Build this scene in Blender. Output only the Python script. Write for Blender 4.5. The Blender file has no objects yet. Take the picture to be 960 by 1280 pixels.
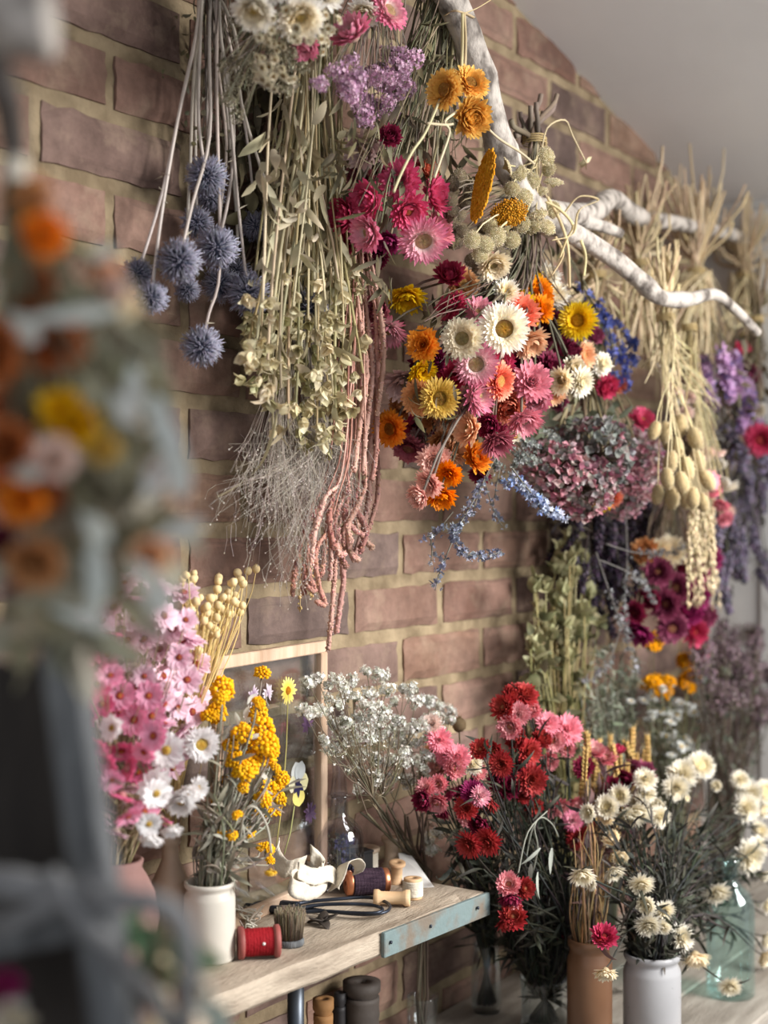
import bpy, math, random
from mathutils import Vector, Matrix, noise
random.seed(7)
R = random.Random(11)
PI = math.pi
SC = bpy.context.scene
COL = SC.collection

# ------------------------------------------------------------------ camera frame
FP = 1778.0                                   # 50 mm lens on a 36 mm tall frame, in pixels
CAM = Vector((0, -1.122, 1.485))
FW = Vector((0.8252, 0.5648, 0)).normalized()
RT = Vector((FW.y, -FW.x, 0))
UP = Vector((0, 0, 1))
def ray(px, py): return FW + RT*((px-480)/FP) + UP*((640-py)/FP)
def P(px, py, w):                             # point seen at (px,py), w metres out from the brick wall
    d = ray(px, py); return CAM + d*((1.122-w)/d.y)
def PZ(px, py, Z): return CAM + ray(px, py)*Z # point at depth Z
def T(px, py, z):                             # point on the horizontal plane z
    d = ray(px, py); return CAM + d*((z-CAM.z)/d.z)
def mpp(p): return (p-CAM).dot(FW)/FP         # metres per pixel at p

def lin(c):
    return tuple(((x/255)/12.92 if x <= 10.3 else ((x/255+0.055)/1.055)**2.4) for x in c)
def jit(c, a=12):
    d = R.uniform(-a, a)
    return tuple(max(0, min(255, x + d + R.uniform(-a, a)*0.4)) for x in c)
def mix(a, b, t): return tuple(x+(y-x)*t for x, y in zip(a, b))
def rv(s=1.0): return Vector((R.gauss(0, s), R.gauss(0, s), R.gauss(0, s)))
def ru(a, b): return R.uniform(a, b)

# ------------------------------------------------------------------ materials
def nodes(name):
    m = bpy.data.materials.new(name); m.use_nodes = True
    nt = m.node_tree; nt.nodes.clear()
    out = nt.nodes.new('ShaderNodeOutputMaterial')
    return m, nt, nt.nodes, nt.links, out
def plant(name, rough=0.6, trans=0.0, spec=0.3, bump=0.0, bscale=300, var=0.12):
    """dried plant matter: pigment from the mesh, speckled by noise, each object a little lighter or darker"""
    m, nt, N, L, out = nodes(name)
    at = N.new('ShaderNodeAttribute'); at.attribute_name = 'Col'
    tc = N.new('ShaderNodeTexCoord'); nz = N.new('ShaderNodeTexNoise'); nz.inputs['Scale'].default_value = 90
    L.new(tc.outputs['Object'], nz.inputs['Vector'])
    oi = N.new('ShaderNodeObjectInfo')
    a = N.new('ShaderNodeMath'); a.operation = 'MULTIPLY_ADD'; a.inputs[1].default_value = var*2; a.inputs[2].default_value = 1-var
    L.new(oi.outputs['Random'], a.inputs[0])
    b = N.new('ShaderNodeMath'); b.operation = 'MULTIPLY_ADD'; b.inputs[1].default_value = 0.3; b.inputs[2].default_value = 0.85
    L.new(nz.outputs['Fac'], b.inputs[0])
    c = N.new('ShaderNodeMath'); c.operation = 'MULTIPLY'; L.new(a.outputs[0], c.inputs[0]); L.new(b.outputs[0], c.inputs[1])
    hsv = N.new('ShaderNodeHueSaturation'); L.new(at.outputs['Color'], hsv.inputs['Color']); L.new(c.outputs[0], hsv.inputs['Value'])
    p = N.new('ShaderNodeBsdfPrincipled'); p.inputs['Roughness'].default_value = rough; p.inputs['Specular IOR Level'].default_value = spec
    L.new(hsv.outputs['Color'], p.inputs['Base Color'])
    if bump:
        n2 = N.new('ShaderNodeTexNoise'); n2.inputs['Scale'].default_value = bscale
        L.new(tc.outputs['Object'], n2.inputs['Vector'])
        bp = N.new('ShaderNodeBump'); bp.inputs['Strength'].default_value = bump; bp.inputs['Distance'].default_value = 0.002
        L.new(n2.outputs['Fac'], bp.inputs['Height']); L.new(bp.outputs['Normal'], p.inputs['Normal'])
    if trans:
        t = N.new('ShaderNodeBsdfTranslucent'); L.new(hsv.outputs['Color'], t.inputs['Color'])
        mx = N.new('ShaderNodeMixShader'); mx.inputs[0].default_value = trans
        L.new(p.outputs[0], mx.inputs[1]); L.new(t.outputs[0], mx.inputs[2]); L.new(mx.outputs[0], out.inputs['Surface'])
    else: L.new(p.outputs[0], out.inputs['Surface'])
    return m
def solid(name, c1, c2=None, rough=0.6, scale=8, bump=0.0, bscale=60, metal=0.0, stretch=(1, 1, 1), lo=0.35, hi=0.65, detail=6, spec=0.4, bdist=0.004):
    m, nt, N, L, out = nodes(name)
    tc = N.new('ShaderNodeTexCoord'); mp = N.new('ShaderNodeMapping'); mp.inputs['Scale'].default_value = stretch
    L.new(tc.outputs['Object'], mp.inputs['Vector'])
    nz = N.new('ShaderNodeTexNoise'); nz.inputs['Scale'].default_value = scale; nz.inputs['Detail'].default_value = detail
    L.new(mp.outputs[0], nz.inputs['Vector'])
    cr = N.new('ShaderNodeValToRGB'); cr.color_ramp.elements[0].position = lo; cr.color_ramp.elements[1].position = hi
    cr.color_ramp.elements[0].color = (*lin(c1), 1); cr.color_ramp.elements[1].color = (*lin(c2 or c1), 1)
    L.new(nz.outputs['Fac'], cr.inputs[0])
    p = N.new('ShaderNodeBsdfPrincipled'); p.inputs['Roughness'].default_value = rough; p.inputs['Metallic'].default_value = metal
    p.inputs['Specular IOR Level'].default_value = spec
    L.new(cr.outputs[0], p.inputs['Base Color'])
    if bump:
        n2 = N.new('ShaderNodeTexNoise'); n2.inputs['Scale'].default_value = bscale; n2.inputs['Detail'].default_value = 8
        L.new(mp.outputs[0], n2.inputs['Vector'])
        bp = N.new('ShaderNodeBump'); bp.inputs['Strength'].default_value = bump; bp.inputs['Distance'].default_value = bdist
        L.new(n2.outputs['Fac'], bp.inputs['Height']); L.new(bp.outputs['Normal'], p.inputs['Normal'])
    L.new(p.outputs[0], out.inputs['Surface'])
    return m
def glass(name, tint, refl=0.06):
    """thin glass: see-through with a sheen that grows at grazing angles"""
    m, nt, N, L, out = nodes(name)
    tr = N.new('ShaderNodeBsdfTransparent'); tr.inputs['Color'].default_value = (*tint, 1)
    gl = N.new('ShaderNodeBsdfGlossy'); gl.inputs['Roughness'].default_value = 0.06; gl.inputs['Color'].default_value = (0.95, 0.98, 1, 1)
    lw = N.new('ShaderNodeLayerWeight'); lw.inputs['Blend'].default_value = 0.35
    ma = N.new('ShaderNodeMath'); ma.operation = 'MULTIPLY_ADD'; ma.inputs[1].default_value = 0.55; ma.inputs[2].default_value = refl; ma.use_clamp = True
    L.new(lw.outputs['Facing'], ma.inputs[0])
    pw = N.new('ShaderNodeMath'); pw.operation = 'POWER'; pw.inputs[1].default_value = 1.6; L.new(ma.outputs[0], pw.inputs[0])
    mx = N.new('ShaderNodeMixShader'); L.new(pw.outputs[0], mx.inputs[0]); L.new(tr.outputs[0], mx.inputs[1]); L.new(gl.outputs[0], mx.inputs[2])
    L.new(mx.outputs[0], out.inputs['Surface'])
    return m
M = {}
M['petal'] = plant('papery petals', 0.5, 0.28, 0.35)
M['leaf'] = plant('dried leaves', 0.65, 0.2, 0.25)
M['stem'] = plant('dried stems', 0.75, 0.0, 0.2)
M['fuzz'] = plant('fuzzy seedheads', 0.85, 0.12, 0.1)
M['tassel'] = plant('amaranth tassels', 0.95, 0.1, 0.05, bump=0.5, bscale=420)
M['disc'] = plant('flower discs', 0.8, 0.0, 0.15, bump=0.8, bscale=900)

# ------------------------------------------------------------------ mesh builder
def ico(sub):
    t = (1+5**.5)/2
    v = [Vector(p).normalized() for p in ((-1,t,0),(1,t,0),(-1,-t,0),(1,-t,0),(0,-1,t),(0,1,t),(0,-1,-t),(0,1,-t),(t,0,-1),(t,0,1),(-t,0,-1),(-t,0,1))]
    f = [(0,11,5),(0,5,1),(0,1,7),(0,7,10),(0,10,11),(1,5,9),(5,11,4),(11,10,2),(10,7,6),(7,1,8),(3,9,4),(3,4,2),(3,2,6),(3,6,8),(3,8,9),(4,9,5),(2,4,11),(6,2,10),(8,6,7),(9,8,1)]
    for _ in range(sub):
        nf, cache = [], {}
        def mid(a, b):
            k = (min(a, b), max(a, b))
            if k not in cache: v.append(((v[a]+v[b])/2).normalized()); cache[k] = len(v)-1
            return cache[k]
        for a, b, c in f:
            x, y, z = mid(a, b), mid(b, c), mid(c, a); nf += [(a,x,z),(b,y,x),(c,z,y),(x,y,z)]
        f = nf
    return v, f
ICO = [ico(0), ico(1), ico(2)]
def frame(d):
    d = d.normalized(); a = Vector((0, 0, 1)) if abs(d.z) < 0.9 else Vector((1, 0, 0))
    x = a.cross(d).normalized(); return x, d.cross(x), d
def bez(p0, p1, p2, p3, n):
    return [p0*(1-t)**3 + p1*(3*t*(1-t)**2) + p2*(3*t*t*(1-t)) + p3*t**3 for t in (i/n for i in range(n+1))]
def smooth_path(pts, n=4):
    out = []
    for i in range(len(pts)-1):
        a = pts[max(i-1, 0)]; b = pts[i]; c = pts[i+1]; d = pts[min(i+2, len(pts)-1)]
        for k in range(n):
            t = k/n
            out.append(0.5*((2*b)+(c-a)*t+(2*a-5*b+4*c-d)*t*t+(3*b-a-3*c+d)*t**3))
    out.append(pts[-1].copy()); return out
class MB:
    def __init__(s, o=None): s.v, s.f, s.c = [], [], []; s.o = o or Vector((0, 0, 0)); s.m = []
    def add(s, vs, fs, cs):
        k = len(s.v); s.v += [p - s.o for p in vs]; s.f += [tuple(i+k for i in f) for f in fs]
        s.c += cs if isinstance(cs, list) else [cs]*len(vs)
    def tube(s, pts, r, col, r1=None, col1=None, n=4, rough=0.0, cap=True):
        m = len(pts); vs, cs, fs = [], [], []
        x = None
        for i, p in enumerate(pts):
            t = i/(m-1); d = (pts[min(i+1, m-1)]-pts[max(i-1, 0)])
            if d.length < 1e-9: d = Vector((0, 0, 1))
            d.normalize()
            if x is None: x, y, _ = frame(d)
            else: x = (x - d*x.dot(d)).normalized(); y = d.cross(x)
            rr = r(t) if callable(r) else (r if r1 is None else r+(r1-r)*t)
            cc = col(t) if callable(col) else (col if col1 is None else mix(col, col1, t))
            for k in range(n):
                a = 2*PI*k/n; q = rr*(1+(R.uniform(-rough, rough) if rough else 0))
                vs.append(p + x*(math.cos(a)*q) + y*(math.sin(a)*q)); cs.append(cc)
        for i in range(m-1):
            for k in range(n): fs.append((i*n+k, i*n+(k+1) % n, (i+1)*n+(k+1) % n, (i+1)*n+k))
        if cap: fs.append(tuple(range(n-1, -1, -1))); fs.append(tuple((m-1)*n+k for k in range(n)))
        s.add(vs, fs, cs)
    def leaf(s, p, d, L, W, col, col1=None, bend=0.6, seg=4, nrm=None, fold=0.25, tip=1.0, twist=0.0, wide=0.4):
        """a curling blade from p along d"""
        d = d.normalized(); nrm = nrm or rv(1)
        nrm = nrm - d*nrm.dot(d)
        if nrm.length < 1e-6: nrm = frame(d)[0]
        nrm.normalize(); side = d.cross(nrm)
        vs, cs, fs = [], [], []; q = p.copy(); dd = d.copy(); nn = nrm.copy()
        for i in range(seg+1):
            t = i/seg
            w = W*max(0.04, (math.sin(PI*min(1, (t*0.94+0.03)**(0.7 if wide < .5 else 1.3)))**0.8))*(tip if i == seg else 1)
            if i == seg: w = W*0.05
            for k in (-1, 0, 1):
                vs.append(q + side*(w*k) + nn*(fold*w*abs(k))); cs.append(col if col1 is None else mix(col, col1, t))
            ang = bend/seg; dd2 = (dd*math.cos(ang)+nn*math.sin(ang)); nn = (nn*math.cos(ang)-dd*math.sin(ang)); dd = dd2
            if twist:
                a = twist/seg; side, nn = side*math.cos(a)+nn*math.sin(a), nn*math.cos(a)-side*math.sin(a)
            q = q + dd*(L/seg)
        for i in range(seg):
            for k in (0, 1): fs.append((i*3+k, i*3+k+1, i*3+k+4, i*3+k+3))
        s.add(vs, fs, cs)
    def blob(s, p, r, col, sub=0, j=0.2, sc=None, ax=None, col1=None):
        V, F = ICO[sub]
        if ax is not None: X, Y, Z = frame(ax)
        vs, cs = [], []
        for v in V:
            k = r*(1+R.uniform(-j, j)); q = v*k
            if sc: q = Vector((q.x*sc[0], q.y*sc[1], q.z*sc[2]))
            if ax is not None: q = X*q.x+Y*q.y+Z*q.z
            vs.append(p+q); cs.append(col if col1 is None else mix(col, col1, v.z*.5+.5))
        s.add(vs, F, cs)
    def spike(s, p, d, L, r, c0, c1, n=3):
        x, y, z = frame(d); vs = [p + (x*math.cos(2*PI*k/n)+y*math.sin(2*PI*k/n))*r for k in range(n)]+[p+z*L]
        s.add(vs, [(k, (k+1) % n, n) for k in range(n)], [c0]*n+[c1])
    def floret(s, p, n, r, col, k=5, cup=0.3, c0=None):
        x, y, z = frame(n+rv(0.05)); a0 = ru(0, 6.3); vs = [p.copy()]; cs = [c0 or col]; fs = []
        for i in range(k):
            a = a0+2*PI*i/k; h = PI/k*0.9
            for da, rr, zz in ((-h, .7, .5), (0, 1.05, 1), (h, .7, .5)):
                vs.append(p+(x*math.cos(a+da)+y*math.sin(a+da))*(rr*r)+z*(r*cup*zz*ru(.6, 1.5))); cs.append(col)
            b = 1+3*i; fs.append((0, b, b+1, b+2))
        s.add(vs, fs, cs)
    def lathe(s, prof, col, n=40, o=None, axis=None, rough=0.0):
        o = o or Vector((0, 0, 0)); X, Y, Z = (Vector((1, 0, 0)), Vector((0, 1, 0)), Vector((0, 0, 1))) if axis is None else frame(axis)
        vs, fs, cs = [], [], []
        for r, z in prof:
            for k in range(n):
                a = 2*PI*k/n; q = r*(1+(R.uniform(-rough, rough) if rough else 0))
                vs.append(o+X*(q*math.cos(a))+Y*(q*math.sin(a))+Z*z); cs.append(col)
        for i in range(len(prof)-1):
            for k in range(n): fs.append((i*n+k, i*n+(k+1) % n, (i+1)*n+(k+1) % n, (i+1)*n+k))
        if prof[0][0] > 1e-5 and len(prof) > 1: pass
        s.add(vs, fs, cs)
    def box(s, c, h, col=(128, 128, 128), rot=None, bev=0.0):
        """a box; bev > 0 chamfers every edge"""
        vs, fs = [], []
        if not bev:
            for x in (-1, 1):
                for y in (-1, 1):
                    for z in (-1, 1): vs.append(Vector((x*h[0], y*h[1], z*h[2])))
            fs = [(0,1,3,2),(4,6,7,5),(0,4,5,1),(2,3,7,6),(0,2,6,4),(1,5,7,3)]
        else:
            ids = {}
            for x in (-1, 1):
                for y in (-1, 1):
                    for z in (-1, 1):
                        for a in range(3):
                            q = [x*(h[0]-bev), y*(h[1]-bev), z*(h[2]-bev)]; q[a] = (x, y, z)[a]*h[a]
                            ids[(x, y, z, a)] = len(vs); vs.append(Vector(q))
            sg = (-1, 1)
            def fix(f):
                n = (vs[f[1]]-vs[f[0]]).cross(vs[f[2]]-vs[f[1]]); c_ = sum((vs[i] for i in f), Vector())
                fs.append(tuple(f) if n.dot(c_) > 0 else tuple(reversed(f)))
            for a in range(3):
                b, c2 = [i for i in range(3) if i != a]
                for sa in sg:
                    f = []
                    for sb, sc_ in ((-1,-1),(1,-1),(1,1),(-1,1)):
                        k = [0, 0, 0]; k[a] = sa; k[b] = sb; k[c2] = sc_; f.append(ids[(*k, a)])
                    fix(f)
                for sb in sg:
                    for sc_ in sg:
                        f = []
                        for sa, ax in ((-1, b), (1, b), (1, c2), (-1, c2)):
                            k = [0, 0, 0]; k[a] = sa; k[b] = sb; k[c2] = sc_; f.append(ids[(*k, ax)])
                        fix(f)
            for x in sg:
                for y in sg:
                    for z in sg: fix([ids[(x, y, z, a)] for a in range(3)])
        if rot is not None: vs = [rot @ v for v in vs]
        s.add([v+c for v in vs], fs, col)
    def mesh(s, name, mat, smooth=True):
        me = bpy.data.meshes.new(name); me.from_pydata([tuple(p) for p in s.v], [], s.f)
        at = me.color_attributes.new('Col', 'FLOAT_COLOR', 'POINT')
        buf = []
        cache = {}
        for c in s.c:
            if c not in cache: cache[c] = (*lin(c), 1.0)
            buf.extend(cache[c])
        at.data.foreach_set('color', buf)
        if smooth: me.polygons.foreach_set('use_smooth', [True]*len(me.polygons))
        me.materials.append(mat); me.update(); return me
    def build(s, name, mat, parent=None, smooth=True):
        """link as one object whose origin is s.o"""
        o = bpy.data.objects.new(name, s.mesh(name, mat, smooth)); COL.objects.link(o)
        if parent is not None:
            o.parent = parent; o.location = s.o - wloc(parent)
        else: o.location = s.o
        return o
def wloc(o):
    p = Vector(o.location)
    while o.parent is not None: o = o.parent; p += Vector(o.location)
    return p
def tag(o, label, cat, group=None, kind=None):
    o['label'] = label; o['category'] = cat
    if group: o['group'] = group
    if kind: o['kind'] = kind
    return o
def thing(name, label, cat, loc, group=None):
    o = bpy.data.objects.new(name, None); COL.objects.link(o); o.location = loc; o.empty_display_size = 0.02
    return tag(o, label, cat, group)
def structure(o): o['kind'] = 'structure'; return o
def stuff(o): o['kind'] = 'stuff'; return o
def put(name, mesh, parent, pos, nrm, r, spin=None, sc=(1, 1, 1)):
    """a shared mesh placed as a part: z axis along nrm, scaled to r"""
    o = bpy.data.objects.new(name, mesh); COL.objects.link(o)
    x, y, z = frame(nrm); a = ru(0, 6.28) if spin is None else spin
    rot = Matrix((x, y, z)).transposed() @ Matrix.Rotation(a, 3, 'Z')
    o.parent = parent
    o.matrix_local = Matrix.Translation(pos - wloc(parent)) @ rot.to_4x4() @ Matrix.Diagonal((r*sc[0], r*sc[1], r*sc[2], 1))
    return o
def put_sub(name, mesh, parent):
    o = bpy.data.objects.new(name, mesh); COL.objects.link(o); o.parent = parent; return o
# ------------------------------------------------------------------ flower heads (unit radius, facing +z)
def petal(mb, ang, r0, L, W, el, curl, c0, c1, seg=4, cup=0.25, z0=0.0, blunt=0.25, c1at=0.5):
    """one bract growing outward from radius r0 at elevation el, curling by curl"""
    ca, sa = math.cos(ang), math.sin(ang); side = Vector((-sa, ca, 0)); out = Vector((ca, sa, 0))
    q = out*r0 + Vector((0, 0, z0)); e = el; vs, cs, fs = [], [], []
    for i in range(seg+1):
        t = i/seg; w = W*(0.55+0.45*math.sin(PI*min(1, t*1.15)))*(1 if t < 0.7 else 1-(1-blunt)*((t-0.7)/0.3)**1.5)
        dz = out*(-math.sin(e)) + Vector((0, 0, math.cos(e)))
        c = mix(c0, c1, min(1, max(0, (t-c1at+0.3)/0.6)))
        for k in (-1, 0, 1): vs.append(q + side*(w*k) + dz*(cup*w*abs(k))); cs.append(c)
        q = q + (out*math.cos(e)+Vector((0, 0, math.sin(e))))*(L/seg); e += curl/seg
    for i in range(seg):
        for k in (0, 1): fs.append((i*3+k, i*3+k+1, i*3+k+4, i*3+k+3))
    mb.add(vs, fs, cs)
def head_mesh(base, tip, mode, narrow=False, seed=0, inner=None):
    mb = MB(); inner = inner or base
    if mode == 'o':    spec = [(0.36, .66, -.10, .25, 20), (.36, .64, .12, .25, 20), (.35, .56, .35, .3, 18), (.34, .46, .62, .35, 18), (.32, .32, .95, .3, 16)]
    elif mode == 'h':  spec = [(.25, .85, .15, .5, 16), (.25, .85, .45, .5, 16), (.25, .8, .7, .55, 15), (.24, .7, .95, .5, 14), (.22, .5, 1.15, .5, 12)]
    elif mode == 'd':  spec = [(.26, .75, .0, .1, 13), (.24, .72, .2, .15, 12)]
    elif mode == 'f':  spec = [(.2, .82, -.15, .35, 18), (.2, .82, .15, .35, 18), (.18, .78, .42, .3, 16), (.15, .68, .72, .3, 14), (.10, .52, 1.05, .25, 10), (.05, .42, 1.35, .1, 6)]
    else:              spec = [(.25, .85, .0, .9, 15), (.30, .85, .3, .9, 15), (.3, .85, .55, 1.0, 14), (.28, .8, .8, 1.0, 13), (.22, .72, 1.0, .9, 11), (.14, .6, 1.2, .8, 8), (.06, .5, 1.35, .7, 5)]
    n = len(spec)
    for k, (r0, L, el, cu, cnt) in enumerate(spec):
        cnt = int(cnt*(1.5 if narrow else 1.3)) if mode != 'd' else cnt
        a0 = ru(0, 6.28); t = k/max(1, n-1)
        for i in range(cnt):
            b0 = mix(base, inner, t); jj = R.uniform(-10, 10)
            c0 = tuple(max(0, min(255, x+jj)) for x in b0); c1 = tuple(max(0, min(255, x+jj)) for x in mix(tip, inner, t*0.5))
            W = (2*PI*0.72/cnt)*(0.55 if narrow else 0.78)*(1.05 if mode == 'd' else 1)*(1-0.2*t)
            petal(mb, a0+2*PI*(i+ru(-.28, .28))/cnt, r0, L*ru(.84, 1.1), W, el+ru(-.14, .14), cu*ru(.5, 1.4), c0, c1, seg=4, cup=ru(.15, .5), z0=0.02*k, blunt=.12 if narrow else .3)
    # bracts underneath close the back of the head
    mb.lathe([(0.03, -.34), (.2, -.24), (.34, -.08), (.34, 0.0), (.02, .03)], mix(base, (150, 130, 90), .5), n=12)
    return mb
def disc_mesh(c, c2, r=0.36, h=0.16):
    mb = MB(); vs = [Vector((0, 0, h))]; cs = [c]; fs = []; nr = 6; n = 22
    for i in range(1, nr+1):
        t = i/nr
        for k in range(n):
            a = 2*PI*(k+.5*(i % 2))/n; rr = r*t
            vs.append(Vector((rr*math.cos(a), rr*math.sin(a), h*(1-t*t)**.5 if t < 1 else -0.02)) + Vector((0, 0, ru(-.025, .03)))); cs.append(jit(mix(c, c2, t), 18))
    for k in range(n): fs.append((0, 1+k, 1+(k+1) % n))
    for i in range(nr-1):
        for k in range(n): fs.append((1+i*n+k, 1+(i+1)*n+k, 1+(i+1)*n+(k+1) % n, 1+i*n+(k+1) % n))
    mb.add(vs, fs, cs); return mb
# kind: base, tip, disc, disc rim, inner bracts
KIND = {
 'yellow': ((248,196,16), (253,224,44), (215,150,25), (190,130,20)), 'gold': ((226,166,70), (244,200,108), (165,112,48), (190,140,70)),
 'ochre': ((196,132,28), (214,152,40), (170,110,30), (150,95,25)),
 'orange': ((232,128,24), (246,168,56), (150,85,30), (205,130,40)), 'amber': ((240,132,6), (250,160,16), (190,105,10), (180,90,10)),
 'white': ((246,240,232), (252,250,246), (226,190,100), (240,225,190)), 'bigwhite': ((250,240,215), (252,246,236), (224,160,48), (160,130,90)),
 'cream': ((248,230,196), (253,243,220), (168,150,104), (205,180,120)), 'pinkw': ((244,222,216), (222,128,156), (182,146,92), (220,190,160)),
 'pink': ((246,206,210), (230,120,158), (196,160,110), (230,190,160)), 'hot': ((240,140,166), (214,74,120), (200,150,80), (170,60,70)),
 'crimson': ((186,44,78), (214,80,118), (160,60,50), (120,20,40)), 'maroon': ((92,20,44), (132,42,74), (70,20,25), (60,10,25)),
 'magenta': ((140,28,84), (176,60,120), (110,30,50), (100,20,50)), 'coral': ((226,110,84), (242,164,136), (210,170,90), (220,130,80)),
 'peach': ((240,184,136), (250,214,180), (200,150,80), (220,170,110)), 'salmon': ((218,138,130), (240,190,176), (190,120,80), (210,140,120)),
 'tan': ((196,136,84), (222,168,116), (140,100,50), (170,120,70)), 'olive': ((206,168,70), (226,194,104), (120,86,36), (170,130,50)),
 'dusty': ((160,74,92), (196,124,136), (150,110,80), (130,70,70)), 'mauve': ((206,176,172), (226,200,196), (150,120,90), (180,150,130)),
 'red': ((132,26,34), (180,52,58), (225,170,120), (170,30,30)), 'redpink': ((186,40,60), (232,150,160), (226,190,140), (200,70,80)),
 'lightpink': ((238,170,180), (242,146,166), (225,190,150), (230,170,160)), 'burgundy': ((96,16,40), (160,48,84), (120,40,40), (90,20,40)),
 'wine': ((124,46,78), (170,88,118), (150,110,70), (120,50,60)), 'ivory': ((240,232,210), (245,241,230), (236,218,158), (242,228,184)),
 'rosedaisy': ((246,206,222), (250,224,234), (214,140,60), (170,60,90)), 'pinkdaisy': ((248,182,208), (246,160,194), (226,160,60), (190,50,90)),
 'hotdaisy': ((240,120,164), (238,130,172), (226,170,60), (180,30,70)), 'whitedaisy': ((252,248,246), (252,250,250), (232,176,60), (230,200,120)),
 'lemon': ((248,214,80), (252,228,120), (214,146,30), (230,170,40)), 'rust': ((150,80,42), (186,114,64), (120,60,30), (140,80,40)),
 'burnt': ((176,88,46), (206,124,72), (140,60,24), (150,70,30)), 'palepink': ((240,216,206), (246,226,216), (210,160,90), (226,190,150)),
}
INNER = {'red': (196,96,74), 'redpink': (246,214,206), 'pink': (250,226,220), 'salmon': (246,214,200), 'ivory': (248,236,200), 'white': (246,226,180), 'lightpink': (246,190,196)}
_HM, _DM = {}, {}
HEADK = 1.22
NAMEOF = {'d': 'flower_head', 'o': 'flower_head', 'h': 'flower_head', 'b': 'flower_head', 'f': 'flower_head'}
def head(spec, parent, pos, nrm, r, name='flower_head', spin=None, sc=(1, 1, 1)):
    """spec 'kind:mode'; narrow petals with mode suffix n"""
    kind, mode = spec.split(':'); r = r*HEADK; narrow = mode.endswith('n'); md = mode[0]
    var = R.randrange(3 if md != 'd' else 2); key = (kind, mode, var)
    b, t, d, d2 = KIND[kind]
    if key not in _HM: _HM[key] = head_mesh(b, t, md, narrow, inner=INNER.get(kind)).mesh('flower_head', M['petal'])
    o = put(name, _HM[key], parent, pos, nrm, r, spin, sc)
    if md in 'od':
        if (kind, md) not in _DM: _DM[(kind, md)] = disc_mesh(d, d2, .38 if md == 'o' else .27, .17).mesh('flower_center', M['disc'])
        put_sub('flower_center', _DM[(kind, md)], o)
    elif md == 'h':
        if (kind, md) not in _DM: _DM[(kind, md)] = disc_mesh(d, d2, .3, .3).mesh('flower_center', M['disc'])
        put_sub('flower_center', _DM[(kind, md)], o)
    return o
# small shared heads
_SM = {}
def shared(key, fn, mat):
    if key not in _SM: _SM[key] = fn().mesh(key if isinstance(key, str) else key[0], mat)
    return _SM[key]
def thistle_mesh(seed):
    mb = MB(); n = 420
    for i in range(n):
        z = 1-2*(i+.5)/n; a = i*2.39996; rr = math.sqrt(1-z*z); d = Vector((rr*math.cos(a), rr*math.sin(a), z))+rv(.06)
        L = ru(.38, .5); c0 = jit((112,110,122), 10); c1 = jit((178,176,194), 14)
        mb.spike(d.normalized()*.5, d+rv(.08), L*.85, .05, c0, c1)
        if i % 3 == 0:
            mb.spike(d.normalized()*.82, d+rv(.5), .2, .035, jit((146,146,168), 12), jit((200,198,212), 10))
    mb.blob(Vector((0, 0, 0)), .54, (66, 70, 86), 1, .03)
    return mb
def yarrow_mesh(c, c2, n=240, flat=.28):
    mb = MB(); mb.lathe([(0.05, -.5), (.35, -.2), (.8, -.02), (.9, .05), (.02, .2)], mix(c, (120, 110, 70), .5), n=16)
    for i in range(n):
        rr = math.sqrt((i+.5)/n); a = i*2.39996
        p = Vector((rr*math.cos(a), rr*math.sin(a), flat*(1-rr*rr)+ru(-.03, .05)))
        mb.blob(p, ru(.05, .08), jit(mix(c, c2, ru(0, 1)), 10), 0, .35)
    return mb
def button_mesh(c, c2, n=46):
    """domed cluster of small round everlasting buttons"""
    mb = MB()
    for i in range(n):
        z = 1-1.5*(i+.5)/n; a = i*2.39996; rr = math.sqrt(max(0, 1-z*z)); p = Vector((rr*math.cos(a), rr*math.sin(a), z*.8-.15))*ru(.72, .98)
        mb.blob(p, ru(.17, .24), jit(mix(c, c2, ru(0, 1)), 12), 1 if i % 2 else 0, .14)
        mb.blob(p*1.18, .09, jit(mix(c2, c, .3), 14), 0, .3)
    mb.lathe([(.04, -.95), (.1, -.7), (.5, -.25), (.02, .2)], (150, 150, 110), n=8)
    return mb
def statice_mesh(cols, n=60, up=.8, r=.17):
    """crinkled cluster of papery florets"""
    mb = MB()
    for i in range(n):
        d = rv(1); d.normalize(); p = Vector((d.x, d.y, d.z*up))*ru(.35, 1)
        mb.floret(p, d+rv(.4), ru(.7, 1.3)*r, jit(R.choice(cols), 14), 5, ru(.2, .9), c0=jit(cols[0], 10))
        if i % 3 == 0: mb.tube([Vector((0, 0, -.8)), p], .02, (140, 138, 110), n=3)
    return mb
def hydrangea_mesh(cols, n=190):
    mb = MB()
    for i in range(n):
        z = 1-1.7*(i+.5)/n; a = i*2.39996; rr = math.sqrt(max(0, 1-z*z)); d = Vector((rr*math.cos(a), rr*math.sin(a), z))
        p = d*ru(.78, 1.0); c = jit(R.choice(cols), 16); q = frame(d+rv(.45)); a0 = ru(0, 6)
        for k in range(4):
            dd = q[0]*math.cos(a0+k*PI/2)+q[1]*math.sin(a0+k*PI/2)
            mb.leaf(p, dd+q[2]*ru(.2, .7), ru(.15, .23), ru(.075, .11), c, jit(mix(c, R.choice(cols), .5), 10), bend=ru(-.2, 1.0), seg=2, nrm=q[2], fold=.3)
        if i % 3 == 0: mb.tube([d*.1, p], .015, (110, 100, 80), n=3)
    return mb
def bunny_mesh():
    mb = MB(); mb.blob(Vector((0, 0, 0)), .58, (206,184,140), 1, .05, sc=(.78, .78, 1.35))
    for i in range(420):
        z = 1-2*(i+.5)/420; a = i*2.39996; rr = math.sqrt(1-z*z); d = Vector((rr*math.cos(a), rr*math.sin(a), z*.7+.35))
        p = Vector((rr*math.cos(a)*.42, rr*math.sin(a)*.42, z*.74)); mb.spike(p, d+rv(.2), ru(.16, .3), .035, jit((204,182,138), 10), jit((232,216,178), 10))
    return mb
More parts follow.
